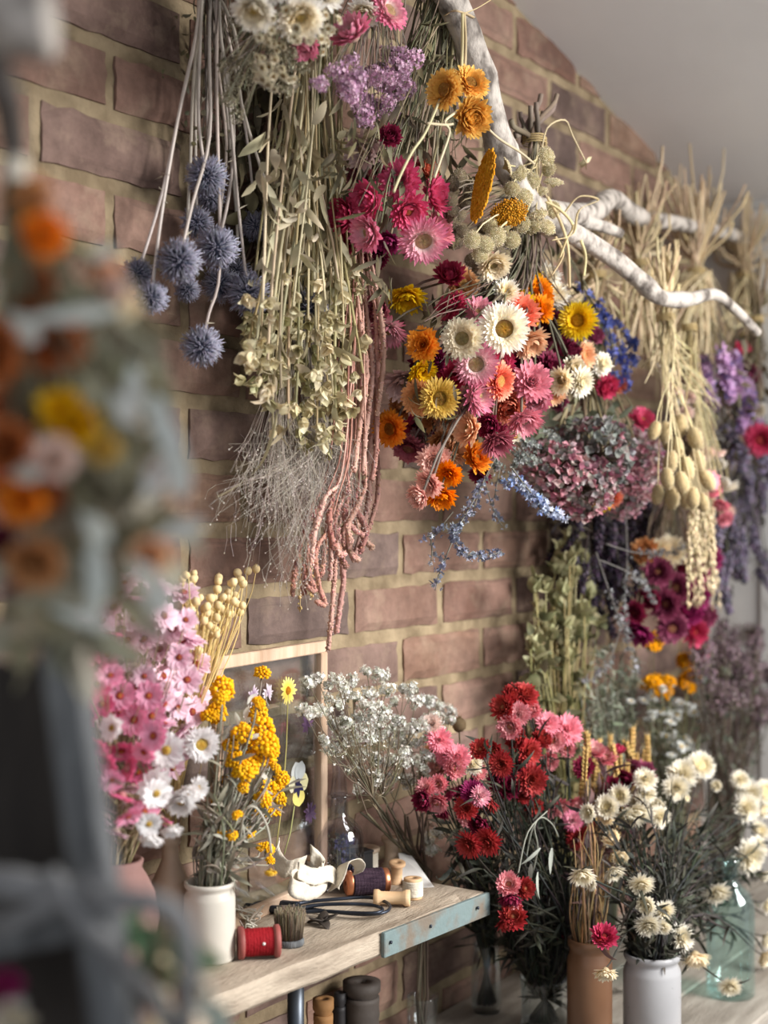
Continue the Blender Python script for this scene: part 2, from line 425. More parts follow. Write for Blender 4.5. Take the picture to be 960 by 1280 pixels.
def bract_mesh(c, c2):
    """papery bell of four or five bracts"""
    mb = MB(); k = R.choice((4, 5))
    for i in range(k):
        a = 2*PI*i/k+ru(-.2, .2); d = Vector((math.cos(a), math.sin(a), 0))
        mb.leaf(Vector((0, 0, -.6)), d*.55+Vector((0, 0, 1)), 1.5, .55, jit(c, 10), jit(c2, 10), bend=ru(-.9, .9), seg=5, nrm=-d, fold=.4, twist=ru(-.8, .8))
    mb.blob(Vector((0, 0, -.45)), .22, mix(c, (120, 110, 70), .4), 0, .2)
    return mb
def ammobium_mesh(c, yc):
    mb = MB()
    for k, (L, el) in enumerate(((.85, .1), (.75, .5), (.55, .9))):
        for i in range(9): petal(mb, 2*PI*(i+.5*k+ru(-.2, .2))/9, .15, L, .27, el, .6, jit(c, 10), jit(c, 8), seg=3, cup=.3)
    for i in range(14):
        a = i*2.4; rr = .3*math.sqrt(i/14); mb.blob(Vector((rr*math.cos(a), rr*math.sin(a), .3)), .11, jit(yc, 14), 0, .3)
    mb.lathe([(.03, -.3), (.24, -.1), (.25, .05), (.02, .1)], mix(c, (150, 140, 110), .5), n=8)
    return mb
def pod_mesh(c, c2):
    mb = MB(); mb.blob(Vector((0, 0, 0)), .8, c, 2, .04, sc=(1, 1, 1.08), col1=c2)
    for k in range(5):
        a = 2*PI*k/5; mb.spike(Vector((math.cos(a)*.12, math.sin(a)*.12, .78)), Vector((math.cos(a)*.25, math.sin(a)*.25, 1)), .35, .09, c2, mix(c2, (150, 110, 60), .5))
        mb.leaf(Vector((math.cos(a)*.2, math.sin(a)*.2, -.8)), Vector((math.cos(a), math.sin(a), .5)), .6, .2, mix(c, (170, 150, 90), .5), bend=.7, seg=3, nrm=Vector((0, 0, 1)))
    return mb
def wheat_mesh():
    mb = MB()
    mb.tube([Vector((0, 0, -1)), Vector((0, 0, 1))], .03, (180,150,96), n=4)
    for i in range(16):
        z = -.95+1.8*i/15; s = 1 if i % 2 else -1
        for k in (-1, 0, 1):
            d = Vector((s*.45*(1 if k == 0 else .6), k*.35, 1)); mb.blob(Vector((s*.09, k*.07, z)), .085, jit((200,166,104), 12), 0, .1, sc=(.8, .8, 1.9), ax=d)
            if i > 3: mb.spike(Vector((s*.09, k*.07, z+.1)), d, ru(.2, .6), .012, (206,176,116), (222,198,146))
    return mb

# ------------------------------------------------------------------ bunches
def facing(px, py, cx, cy, Rr, k=0.8, j=0.3):
    return (-FW + RT*((px-cx)/Rr*k) + UP*((cy-py)/Rr*k) + rv(j)).normalized()
def fdir(fx, fy, fz=1.0): return (-FW*fz + RT*fx + UP*fy).normalized()
def stem_path(a, b, sag=0.25, n=7, wob=0.004, da=None):
    """a natural stem from a to b that starts off along da"""
    L = (b-a).length; d = da.normalized() if da is not None else (b-a).normalized()
    return bez(a, a+d*(L*.4)+rv(wob), b-(b-a).normalized()*(L*.3)+rv(wob)+UP*(sag*L*.1), b, n)
def twine(parent, p, ax, r, name='twine', col=(186,164,118), turns=4):
    mb = MB(p); x, y, z = frame(ax); pts = []
    for i in range(turns*10+1):
        a = 2*PI*i/10; pts.append(p+(x*math.cos(a)+y*math.sin(a))*r*ru(.97, 1.06)+z*((i/(turns*10)-.5)*.012))
    mb.tube(pts, .0012, col, n=4); return mb.build(name, M['stem'], parent)
def shape_pts(n, parts):
    """n pixels scattered over ellipses (cx,cy,rx,ry) in proportion to their area"""
    ws = [p[2]*p[3] for p in parts]; out = []
    for _ in range(n):
        cx, cy, rx, ry = R.choices(parts, ws)[0]; a = ru(0, 6.283); r = math.sqrt(ru(0, 1))
        out.append((cx+rx*r*math.cos(a), cy+ry*r*math.sin(a)))
    return out
def stubs(mb, tie, n, L, spread, col, r=.0017, lean=None):
    """cut stem ends standing up above the tie of a hung bunch"""
    for _ in range(n):
        e = tie + UP*(L*ru(.55, 1.1)) + rv(spread)*1.0 + (lean or Vector((0, 0, 0)))*ru(.6, 1.2); c = jit(col, 16)
        s0 = tie+rv(.004); mb.tube(bez(s0, s0+UP*L*.3+rv(.003), e-UP*L*.3+rv(.008), e, 5), r*ru(.7, 1.3), c, col1=jit(mix(c, (200,180,140), .35), 8), n=4)
# ------------------------------------------------------------------ the room
TABLE, SHELF = 0.75, 1.0
def brick_material():
    m, nt, N, L, out = nodes('worn brick')
    at = N.new('ShaderNodeAttribute'); at.attribute_name = 'Col'
    tc = N.new('ShaderNodeTexCoord')
    n1 = N.new('ShaderNodeTexNoise'); n1.inputs['Scale'].default_value = 9; n1.inputs['Detail'].default_value = 8
    n2 = N.new('ShaderNodeTexNoise'); n2.inputs['Scale'].default_value = 60; n2.inputs['Detail'].default_value = 8; n2.inputs['Roughness'].default_value = .7
    for n in (n1, n2): L.new(tc.outputs['Object'], n.inputs['Vector'])
    cr = N.new('ShaderNodeValToRGB'); cr.color_ramp.elements[0].position = .38; cr.color_ramp.elements[1].position = .66
    cr.color_ramp.elements[0].color = (*lin((90, 76, 70)), 1); cr.color_ramp.elements[1].color = (*lin((176, 150, 138)), 1)
    L.new(n1.outputs['Fac'], cr.inputs[0])
    mx = N.new('ShaderNodeMixRGB'); mx.blend_type = 'MIX'; mx.inputs[0].default_value = .30
    L.new(at.outputs['Color'], mx.inputs[1]); L.new(cr.outputs[0], mx.inputs[2])
    c2 = N.new('ShaderNodeValToRGB'); c2.color_ramp.elements[0].position = .3; c2.color_ramp.elements[1].position = .7
    c2.color_ramp.elements[0].color = (.62, .62, .62, 1); c2.color_ramp.elements[1].color = (1.15, 1.15, 1.15, 1)
    L.new(n2.outputs['Fac'], c2.inputs[0])
    m2 = N.new('ShaderNodeMixRGB'); m2.blend_type = 'MULTIPLY'; m2.inputs[0].default_value = .7
    L.new(mx.outputs[0], m2.inputs[1]); L.new(c2.outputs[0], m2.inputs[2])
    # lime bloom and mortar smears left on the faces
    n3 = N.new('ShaderNodeTexNoise'); n3.inputs['Scale'].default_value = 17; n3.inputs['Detail'].default_value = 10; n3.inputs['Roughness'].default_value = .68
    L.new(tc.outputs['Object'], n3.inputs['Vector'])
    c3 = N.new('ShaderNodeValToRGB'); c3.color_ramp.elements[0].position = .50; c3.color_ramp.elements[1].position = .72
    c3.color_ramp.elements[0].color = (0, 0, 0, 1); c3.color_ramp.elements[1].color = (.62, .62, .62, 1); L.new(n3.outputs['Fac'], c3.inputs[0])
    m3 = N.new('ShaderNodeMixRGB'); L.new(c3.outputs[0], m3.inputs[0]); L.new(m2.outputs[0], m3.inputs[1]); m3.inputs[2].default_value = (*lin((158, 138, 118)), 1)
    # sooty scorch marks
    n4 = N.new('ShaderNodeTexNoise'); n4.inputs['Scale'].default_value = 6; n4.inputs['Detail'].default_value = 9; L.new(tc.outputs['Generated'], n4.inputs['Vector'])
    c4 = N.new('ShaderNodeValToRGB'); c4.color_ramp.elements[0].position = .52; c4.color_ramp.elements[1].position = .75
    c4.color_ramp.elements[0].color = (0, 0, 0, 1); c4.color_ramp.elements[1].color = (.6, .6, .6, 1); L.new(n4.outputs['Fac'], c4.inputs[0])
    m4 = N.new('ShaderNodeMixRGB'); L.new(c4.outputs[0], m4.inputs[0]); L.new(m3.outputs[0], m4.inputs[1]); m4.inputs[2].default_value = (*lin((70, 60, 56)), 1)
    m2 = m4
    p = N.new('ShaderNodeBsdfPrincipled'); p.inputs['Roughness'].default_value = .9; p.inputs['Specular IOR Level'].default_value = .15
    L.new(m2.outputs[0], p.inputs['Base Color'])
    bp = N.new('ShaderNodeBump'); bp.inputs['Strength'].default_value = .6; bp.inputs['Distance'].default_value = .006
    ad = N.new('ShaderNodeMath'); ad.operation = 'MULTIPLY_ADD'; ad.inputs[1].default_value = .5; L.new(n2.outputs['Fac'], ad.inputs[0]); L.new(n1.outputs['Fac'], ad.inputs[2])
    L.new(ad.outputs[0], bp.inputs['Height']); L.new(bp.outputs['Normal'], p.inputs['Normal'])
    L.new(p.outputs[0], out.inputs['Surface']); return m
M['brick'] = brick_material()
M['mortar'] = solid('sandy mortar', (116,101,80), (158,141,114), .95, 22, .8, 90, spec=.1)
M['plaster'] = solid('white painted plaster', (228,227,226), (236,235,234), .85, 3, .1, 40)
M['boards'] = solid('white painted boards', (198,197,194), (214,213,210), .7, 4, .1, 60)
M['concrete'] = solid('grey floor', (120,114,108), (146,140,134), .8, 5, .2)
M['oldwood'] = solid('scrubbed pale plank', (124,110,94), (180,166,148), .75, 5, .5, 40, stretch=(2.2, 9, 9), lo=.3, hi=.62, detail=9)
M['tablewood'] = solid('greyed table boards', (128,120,110), (172,165,154), .7, 5, .35, 40, stretch=(1.6, 9, 9), lo=.3, hi=.7, detail=9)
M['teal'] = solid('chipped teal paint', (112,102,90), (108,124,124), .78, 26, .5, 80, lo=.40, hi=.56)
M['palewood'] = solid('pale turned wood', (198,160,120), (222,190,150), .6, 8, .15, 60, stretch=(1, 1, 6))
M['framewood'] = solid('pale oak frame', (176,146,120), (206,180,156), .6, 8, .2, 60, stretch=(6, 6, 1))
M['stoneware'] = solid('cream stoneware glaze', (190,184,172), (212,207,196), .32, 6, .05, 30)
M['greyware'] = solid('grey stoneware glaze', (150,150,152), (178,178,180), .34, 5, .05, 30)
M['brownware'] = solid('brown stoneware glaze', (92,64,46), (122,90,66), .33, 5, .05, 30)
M['buffware'] = solid('buff salt glaze', (168,148,128), (196,174,150), .45, 8, .1, 60)
M['pinkpot'] = solid('pink clay', (130,98,92), (160,128,120), .8, 12, .4, 60)
M['aqua'] = glass('aqua bottle glass', (.88, .965, .955), .10)
M['clear'] = glass('clear glass', (.90, .92, .92), .10)
M['greyglass'] = glass('old grey glass', (.84, .84, .86), .12)
M['navy'] = solid('navy glaze', (34,38,56), (48,54,74), .35, 6)
M['iron'] = solid('blackened steel', (38,42,50), (64,70,82), .42, 20, .1, 80, metal=.7)
M['tube'] = solid('grey steel tube', (66,72,80), (84,90,98), .4, 10, metal=.6)
M['brass'] = solid('worn brass', (150,110,50), (206,166,90), .35, 20, metal=.9)
M['velvet'] = solid('red velvet ribbon', (112,12,20), (150,22,32), .8, 30, .4, 200, spec=.2)
M['redwood'] = solid('red stained spool wood', (112,50,48), (146,78,72), .6, 14, .2)
M['ribbon'] = solid('cream cotton ribbon', (200,191,174), (218,210,194), .85, 30, .3, 300, spec=.1)
M['paper'] = solid('white paper', (222,220,216), (232,230,226), .8, 6)
M['yarn'] = solid('dark plum yarn', (48,36,48), (76,60,72), .9, 60, .6, 400, stretch=(1, 1, 8), spec=.1)
M['copper'] = solid('copper', (190,110,76), (222,150,110), .35, 12, metal=.8)
M['bark'] = solid('white birch bark', (96,88,82), (188,180,171), .85, 30, .8, 70, stretch=(1.4, 1.4, 1), lo=.36, hi=.54, detail=10)
M['darkwood'] = solid('dark board', (34,30,28), (52,47,43), .75, 6, .3, 40, stretch=(8, 8, 1))
M['greywood'] = solid('weathered grey wood', (74,76,78), (112,115,117), .8, 8, .4, 50, stretch=(9, 9, 1.2))
M['drift'] = solid('grey driftwood', (78,77,76), (126,127,128), .8, 10, .4, 50)
M['card'] = solid('brown card core', (124,88,50), (148,108,66), .8, 9, .2)
M['darkspool'] = solid('dark bobbin', (56,50,46), (84,76,70), .7, 9, .2)
M['box'] = solid('black box', (30,29,31), (44,42,44), .6, 9)
M['bristle'] = plant('bristles', .7, 0, .2)

def brick_wall():
    PX, PZ_, MJ = .225, .0755, .0165
    zr0 = 1.4634; mb = MB()
    pal = [(134,102,92), (142,112,102), (124,96,86), (148,118,108), (112,92,88), (150,122,112), (104,88,86), (138,108,94), (94,82,82), (142,114,98)]
    r = random.Random(5)
    for row in range(-13, 16):
        zc = zr0 - PZ_/2 + row*PZ_
        if zc < -.0 + .6: continue
        off = 1.678 if row % 2 == 0 else 1.784
        for k in range(-6, 8):
            xc = off + PX*(k+.5)
            if xc > 3.05 or xc < .3: continue
            # the sloping ceiling cuts the wall: skip bricks wholly above it
            if zc - .04 > 2.303 - .2383*(xc-.12-2.009): continue
            hx, hz = (PX-MJ)/2*r.uniform(.985, 1.01), (PZ_-MJ)/2*r.uniform(.95, 1.03)
            c = r.choice(pal); j = r.uniform(-10, 8); c = tuple(max(10, (x+j)*f_) for x, f_ in zip(c, (.96, .93, .88)))
            o = len(mb.v)
            # the face is a grid with worn, uneven edges
            nx, nz = 10, 5; vs, fs = [], []
            for a in range(nx+1):
                for b in range(nz+1):
                    u, v = a/nx*2-1, b/nz*2-1
                    e = max(abs(u)**14, abs(v)**8)
                    q = Vector((xc+u*hx, 0, zc+v*hz)); nn = noise.noise(q*38)
                    q.x += (noise.noise(q*60+Vector((3, 1, 9)))*.0038 if abs(u) == 1 else 0); q.z += (noise.noise(q*60+Vector((8, 4, 2)))*.0036 if abs(v) == 1 else 0)
                    q.y = -.004 - (1-e)*.0035 + nn*.0014 + (r.uniform(.0, .0025) if e > .9 else 0)
                    vs.append(q)
            for a in range(nx):
                for b in range(nz): i = a*(nz+1)+b; fs.append((i, i+nz+1, i+nz+2, i+1))
            ring = [a*(nz+1) for a in range(nx+1)] + [nx*(nz+1)+b for b in range(1, nz+1)] + [a*(nz+1)+nz for a in range(nx-1, -1, -1)] + [b for b in range(nz-1, 0, -1)]
            k0 = len(vs); vs += [Vector((vs[i].x, .01, vs[i].z)) for i in ring]
            for i in range(len(ring)): fs.append((ring[i], k0+i, k0+(i+1) % len(ring), ring[(i+1) % len(ring)]))
            mb.add(vs, fs, c)
    w = structure(mb.build('wall_back', M['brick'], smooth=False))
    # mortar bed, rising to the slope of the ceiling
    mm = MB(); nx, nz = 110, 60; X0, X1 = -.6, 3.02; vs, fs = [], []
    for a in range(nx+1):
        x = X0+(X1-X0)*a/nx; zt = 2.303-.2383*(x-2.009)+.02
        for b in range(nz+1):
            z = 0+zt*b/nz; vs.append(Vector((x, noise.noise(Vector((x*30, 2, z*30)))*.0016, z)))
    for a in range(nx):
        for b in range(nz): i = a*(nz+1)+b; fs.append((i, i+nz+1, i+nz+2, i+1))
    mm.add(vs, fs, (200, 180, 140)); mm.build('mortar', M['mortar'], w)
brick_wall()
def slab(name, quad, thick, m):
    """a thick panel from four corners, extruded along thick"""
    mb = MB(); vs = [Vector(q) for q in quad] + [Vector(q)+Vector(thick) for q in quad]
    mb.add(vs, [(0,1,2,3), (7,6,5,4), (0,4,5,1), (1,5,6,2), (2,6,7,3), (3,7,4,0)], (200, 200, 200))
    return structure(mb.build(name, m, smooth=False))
zc = lambda x: 2.303-.2383*(x-2.009)
XE = 2.80
slab('ceiling', [(-.6, .05, zc(-.6)), (XE+.05, .05, zc(XE+.05)), (XE+.05, -1.75, zc(XE+.05)), (-.6, -1.75, zc(-.6))], (0, 0, .06), M['plaster'])
slab('floor', [(-1.2, .05, 0), (XE+.05, .05, 0), (XE+.05, -3.2, 0), (-1.2, -3.2, 0)], (0, 0, -.05), M['concrete'])
slab('wall_right', [(XE, .0, 0), (XE, .0, zc(XE)), (XE, -1.75, zc(XE)), (XE, -1.75, 0)], (.06, 0, 0), M['boards'])
# moulding where the boards meet the ceiling, and the battens of the boarding
mb = MB(Vector((XE, -.8, zc(XE)-.06))); mb.box(Vector((XE-.008, -.87, zc(XE)-.05)), (.008, .86, .03), bev=.003); t_ = structure(mb.build('trim_1', M['boards'], smooth=False))
for i in range(8):
    y = -.14-.2*i; mb = MB(Vector((XE, y, .9))); mb.box(Vector((XE-.003, y, zc(XE)/2-.06)), (.003, .012, zc(XE)/2-.06), bev=.002); structure(mb.build('trim_%d' % (i+2), M['boards'], smooth=False))

# ------------------------------------------------------------------ the table and the plank bench on it
tb = thing('work_table', 'long narrow table of greyed boards carrying the jars and the plank bench', 'table', (1.3, -.2, 0))
for i in range(3):
    y0 = -.008-.134*i; mb = MB(Vector((1.3, y0-.066, TABLE-.016))); mb.box(mb.o.copy(), (1.5, .0655, .016), bev=.003); mb.build('board', M['tablewood'], tb, smooth=False)
for x in (.0, 2.6):
    for y in (-.05, -.36):
        mb = MB(Vector((x, y, .36))); mb.box(mb.o.copy(), (.025, .025, .358), bev=.003); mb.build('leg', M['tablewood'], tb, smooth=False)
def plank():
    XR = 1.571
    t = thing('plank_bench', 'thick pale scrubbed plank raised as a shelf along the brick wall', 'shelf', (1.1, -.1, TABLE))
    mb = MB(Vector((1.1, -.1, SHELF-.014))); nx, ny = 70, 8; vs, fs = [], []; X0 = .45
    def fy(x): return -(.204+.048*(x-1.571))+noise.noise(Vector((x*14, 0, 3)))*.0035+noise.noise(Vector((x*50, 0, 7)))*.0016
    for lvl in (0, 1, 2, 3):
        for a in range(nx+1):
            x = X0+(XR-X0)*a/nx
            for b in range(ny+1):
                y = -.006+(fy(x)+.006)*b/ny; z = SHELF - (0, 0.004, .024, .028)[lvl]
                if b == ny and lvl in (0, 3): y += .004
                if a == nx and lvl in (0, 3): pass
                zz = z + (noise.noise(Vector((x*20, y*60, 1)))*.0007 if lvl == 0 and b < ny else 0) - (max(0, noise.noise(Vector((x*26, 5, 0)))-.25)*.012 if lvl == 0 and b == ny else 0)
                vs.append(Vector((x, y, zz)))
    W = ny+1; S = (nx+1)*W
    for a in range(nx):
        for b in range(ny):
            i = a*W+b; fs.append((i+1, i+W+1, i+W, i)); j = 3*S+i; fs.append((j, j+W, j+W+1, j+1))
        for l in range(3):
            i = l*S+a*W+ny; fs.append((i, i+S, i+S+W, i+W)); i = l*S+a*W; fs.append((i, i+W, i+S+W, i+S))
    for l in range(3):
        for b in range(ny):
            i = l*S+nx*W+b; fs.append((i, i+1, i+S+1, i+S)); i = l*S+b; fs.append((i, i+S, i+S+1, i+1))
    mb.add(vs, fs, (200, 190, 175)); mb.build('plank', M['oldwood'], t, smooth=False)
    # band of chipped teal paint nailed along the front at its end
    a, b = 1.350, 1.572
    mb = MB(Vector(((a+b)/2, fy(1.46), SHELF-.014)))
    ang = math.atan2(fy(b)-fy(a), b-a); mb.box(Vector(((a+b)/2, (fy(a)+fy(b))/2-.0035, SHELF-.014)), ((b-a)/2, .003, .0145), bev=.001, rot=Matrix.Rotation(ang, 3, 'Z'))
    o = mb.build('edge_band', M['teal'], t, smooth=False); o['label'] = 'chipped teal painted band'
    for x in (1.36, 1.44, 1.54):
        m2 = MB(Vector((x, fy(x)-.0075, SHELF-.012))); m2.lathe([(.0, -.001), (.002, -.0005), (.002, .0015), (0, .0015)], (90, 90, 90), 10, m2.o.copy(), Vector((0, 1, 0))); m2.build('nail', M['iron'], o)
    lg = T(374, 1226, SHELF-.03); lg = P(374, 1240, .13)
    for x in (.62, lg.x):
        m3 = MB(Vector((x, -.125, TABLE))); m3.lathe([(0, .0), (.0095, .0), (.0095, .223), (0, .223)], (80, 85, 95), 20, m3.o.copy()); m3.build('leg', M['tube'], t)
plank()

# ------------------------------------------------------------------ jars and bottles
def jar(name, label, cat, base, prof, m, group=None, n=48, inner=None):
    mb = MB(base); mb.lathe(prof, (200, 200, 200), n, base.copy()); o = mb.build(name, m); tag(o, label, cat, group); return o
def crock(R0, H, neck=.9, wall=.004):
    return [(0, 0), (R0*.93, 0), (R0, .003), (R0*1.0, H*.78), (R0*.985, H*.82), (R0*neck*.93, H*.88), (R0*neck*.92, H*.91), (R0*neck, H*.935), (R0*neck*1.03, H*.96), (R0*neck*1.02, H*.99), (R0*neck*.96, H), (R0*neck*.88, H*.985), (R0*neck*.85, H*.9), (R0*.88, H*.75), (R0*.86, .01), (0, .008)]
def tumbler(R0, H, taper=.95):
    return [(0, 0), (R0*.9, 0), (R0*.97, .003), (R0, .008), (R0*taper, H*.5), (R0, H*.96), (R0*1.03, H), (R0*.97, H), (R0*.93, H*.9), (R0*.9, .012), (0, .01)]
B_white = T(262, 1199, SHELF); jar('stoneware_jar', 'cream stoneware jar with a rolled rim on the plank beside the red spool', 'jar', B_white, crock(.0278, .085, .97), M['stoneware'])
B_buff = T(213, 1190, SHELF)
jar('stoneware_bottle', 'buff stoneware bottle with sloping shoulders behind the cream jar', 'bottle', B_buff, [(0, 0), (.0235, 0), (.0245, .003), (.0245, .066), (.0235, .071), (.012, .097), (.0095, .103), (.009, .118), (.0115, .120), (.0115, .128), (.0085, .129), (.007, .118), (.007, .104), (.02, .066), (.02, .006), (0, .005)], M['buffware'])
B_pink = T(142, 1222, SHELF)
jar('clay_vase', 'round pink clay vase under the pink daisies at the left end of the plank', 'vase', B_pink, [(0, 0), (.024, 0), (.034, .012), (.044, .04), (.047, .062), (.043, .088), (.034, .106), (.029, .114), (.031, .122), (.028, .124), (.024, .113), (.03, .1), (.04, .07), (.03, .012), (0, .006)], M['pinkpot'])
B_grey = T(815, 1306, TABLE); jar('stoneware_crock', 'pale grey stoneware crock holding the ivory everlastings', 'jar', B_grey, crock(.0395, .128, .96), M['greyware'])
B_brown = T(737, 1318, TABLE); jar('stoneware_crock', 'brown glazed stoneware jar holding the wheat', 'jar', B_brown, crock(.0305, .158, .95), M['brownware'])
B_tum = T(680, 1283, TABLE); jar('glass_tumbler', 'short clear glass tumbler at the foot of the red everlastings', 'jar', B_tum, tumbler(.034, .07), M['clear'])
B_milk = T(608, 1264, TABLE); jar('glass_bottle', 'wide clear milk bottle on the table just past the teal band of the plank', 'bottle', B_milk, [(0, 0), (.019, 0), (.0215, .004), (.0225, .012), (.0225, .062), (.0195, .08), (.0182, .088), (.0195, .091), (.0205, .097), (.0195, .101), (.0175, .1), (.0168, .09), (.0185, .079), (.0205, .06), (.0205, .014), (.017, .006), (0, .005)], M['clear'])
B_small = P(528, 1300, .055); B_small.z = TABLE; jar('glass_jar', 'small clear glass jar of thin stems below the end of the plank', 'jar', B_small, tumbler(.022, .066, .97), M['clear'])
B_aqua = T(913, 1243, TABLE)
aq = thing('aqua_bottle', 'aqua green glass bottle with a narrow neck near the table edge', 'bottle', B_aqua)
mb = MB(B_aqua.copy()); mb.lathe([(0, .004), (.02, .002), (.034, 0), (.037, .004), (.0372, .125), (.036, .14), (.030, .155), (.018, .166), (.0125, .172), (.0115, .195), (.0145, .197), (.0145, .207), (.0105, .208), (.009, .195), (.010, .171), (.028, .151), (.0345, .135), (.0348, .01), (.03, .007), (0, .009)], (255, 255, 255), 48, B_aqua.copy()); mb.build('bottle_body', M['aqua'], aq)
B_navy = T(722, 1240, TABLE); B_navy = P(707, 1240, .10); B_navy.z = TABLE
jar('navy_jar', 'dark navy jar half hidden behind the brown stoneware jar', 'jar', B_navy, crock(.026, .165, .9), M['navy'])
# the apothecary bottle with its ground stopper and the flowers kept inside
B_apo = T(417, 1108, SHELF); B_apo.y = min(B_apo.y, -.036)
ap = thing('apothecary_bottle', 'round shouldered clear bottle with glass stopper, dried blue flowers inside', 'bottle', B_apo)
mb = MB(B_apo.copy()); mb.lathe([(0, .003), (.03, 0), (.0325, .004), (.033, .03), (.032, .066), (.029, .077), (.02, .087), (.0125, .092), (.0115, .115), (.0165, .117), (.017, .120), (.0125, .121), (.0095, .115), (.0105, .09), (.027, .074), (.0305, .06), (.0308, .008), (0, .007)], (255, 255, 255), 48, B_apo.copy()); mb.build('bottle_body', M['greyglass'], ap)
mb = MB(B_apo.copy()); mb.lathe([(0, .095), (.008, .097), (.0098, .116), (.012, .122), (.0105, .128), (.0085, .15), (.0095, .166), (.009, .175), (0, .176)], (255, 255, 255), 24, B_apo.copy()); mb.build('stopper', M['greyglass'], ap)
for nm_, cs_, cx_ in (('blue_flower_fill', [(92,92,140), (120,116,160), (74,70,110), (150,146,176)], .006), ('pale_flower_fill', [(176,172,160), (150,148,128), (120,122,100)], -.010)):
    fb = MB(B_apo.copy())
    for i in range(110):
        a = ru(0, 6.28); q = B_apo+RT*cx_+Vector((math.cos(a)*ru(0, .016), math.sin(a)*ru(0, .016), ru(.008, .068)))
        if Vector((q.x-B_apo.x, q.y-B_apo.y, 0)).length > .026: continue
        fb.floret(q, rv(1).normalized(), ru(.0025, .0045), jit(R.choice(cs_), 12), 5, .6)
        if i % 6 == 0: fb.tube([Vector((q.x, q.y, B_apo.z+.006)), q], .0006, (110,108,86), n=3)
    stuff(fb.build(nm_, M['petal'], ap))

# ------------------------------------------------------------------ pressed flower frame
def frame_thing():
    a = P(265, 814, .045); b = P(405, 803, .022); zt = (a.z+b.z)/2-.002; L = Vector((a.x, a.y, 0)); Rr = Vector((b.x, b.y, 0)); ax = (Rr-L); Wd = ax.length; ax.normalize(); nr = Vector((ax.y, -ax.x, 0))
    c = (L+Rr)/2; H = zt-SHELF; root = thing('pressed_flower_frame', 'slim wooden frame with flowers pressed between glass, propped against the bricks', 'frame', (c.x, c.y, SHELF))
    rot = Matrix((ax, -nr, Vector((0, 0, 1)))).transposed(); th = .006; bw = .0075
    for nm, off, h in (('rail', (0, H-bw), (Wd/2, th, bw)), ('rail', (0, bw), (Wd/2, th, bw)), ('stile', (-Wd/2+bw, H/2), (bw, th, H/2-2*bw)), ('stile', (Wd/2-bw, H/2), (bw, th, H/2-2*bw))):
        mb = MB(Vector((c.x, c.y, SHELF))+ax*off[0]+UP*off[1]); mb.box(mb.o.copy(), h, bev=.0012, rot=rot); mb.build(nm, M['framewood'], root, smooth=False)
    mb = MB(Vector((c.x, c.y, SHELF+H/2))); mb.box(mb.o.copy(), (Wd/2-2*bw+.001, .0012, H/2-2*bw+.001), rot=rot); mb.build('glass_pane', M['clear'], root, smooth=False)
    def on(px, py):                                       # the point of the pane behind a place in the frame
        d = ray(px, py); o = Vector((c.x, c.y, 0))-CAM; k = Vector((o.x, o.y, 0)).dot(nr)/Vector((d.x, d.y, 0)).dot(nr); return CAM+d*k+nr*.0035
    # pressed daisy
    p = on(357, 863); r = 19*mpp(p); h = put('pressed_daisy', shared('daisy_petals', lambda: pressed_daisy((250,222,92), (252,234,140)), M['petal']), root, p, nr, r, 0)
    put_sub('flower_center', shared('daisy_eye', lambda: disc_mesh((224,150,30), (196,120,26), .3, .1), M['disc']), h); h['label'] = 'pale yellow pressed daisy'
    mb = MB(p.copy()); mb.tube([p, on(355, 930), on(350, 1000), on(342, 1060)], .0009, (176,166,104), n=5); mb.build('pressed_stem', M['stem'], root)
    # pressed pansy
    q = on(368, 980); r = 31*mpp(q); pn = MB(q.copy()); X, Y = ax, UP
    for an, L_, W_, cc in ((1.9, .95, .62, (214,218,216)), (1.15, .95, .62, (206,212,212)), (.05, .8, .6, (226,220,170)), (3.05, .7, .55, (220,216,180)), (-1.5, .9, .75, (228,214,120))):
        d = X*math.cos(an)*.62+Y*math.sin(an); pn.leaf(q+nr*ru(0, .0012), d, L_*r, W_*r*.62, mix(cc, (120,120,140), .1), cc, bend=.1, seg=7, nrm=nr, fold=.05, wide=.6)
    h2 = pn.build('pressed_pansy', M['petal'], root); h2['label'] = 'pressed pansy with a dark face'
    pd = MB(q.copy())
    for an, L_ in ((-.5, .5), (-1.5, .55), (-2.5, .45), (1.3, .25), (2.2, .25)):
        pd.leaf(q+nr*.0018, X*math.cos(an)*.7+Y*math.sin(an), L_*r, .13*r, (34,32,60), (46,42,80), bend=.05, seg=4, nrm=nr, fold=.05)
    pd.build('pansy_face', M['petal'], h2)
    mb = MB(q.copy()); mb.tube([on(366, 1000), on(360, 1040), on(352, 1068)], .0009, (150,150,100), n=5); mb.build('pressed_stem', M['stem'], root)
    # pressed lilac-white scabious and dark violet bloom
    for px, py, rr, cs, lb in ((312, 868, 13, ((190,160,190), (236,226,232)), 'white and violet pressed bloom'), (331, 866, 12, ((200,180,200), (240,232,236)), 'lilac pressed bloom'), (306, 893, 12, ((206,190,190), (236,226,224)), 'pale pressed bloom'), (380, 905, 13, ((98,70,104), (126,98,130)), 'dark violet pressed bloom'), (384, 1015, 15, ((74,54,80), (100,78,104)), 'dusky violet pressed bloom')):
        p = on(px, py); fb = MB(p.copy())
        for i in range(26):
            an = ru(0, 6.28); d = X*math.cos(an)+Y*math.sin(an); fb.leaf(p+d*ru(0, .25)*rr*mpp(p)+nr*ru(0, .0018), d, ru(.5, 1)*rr*mpp(p), rr*mpp(p)*.14, jit(cs[0], 10), jit(cs[1], 8), bend=.1, seg=4, nrm=nr, fold=.1)
        o = fb.build('pressed_bloom', M['petal'], root); o['label'] = lb
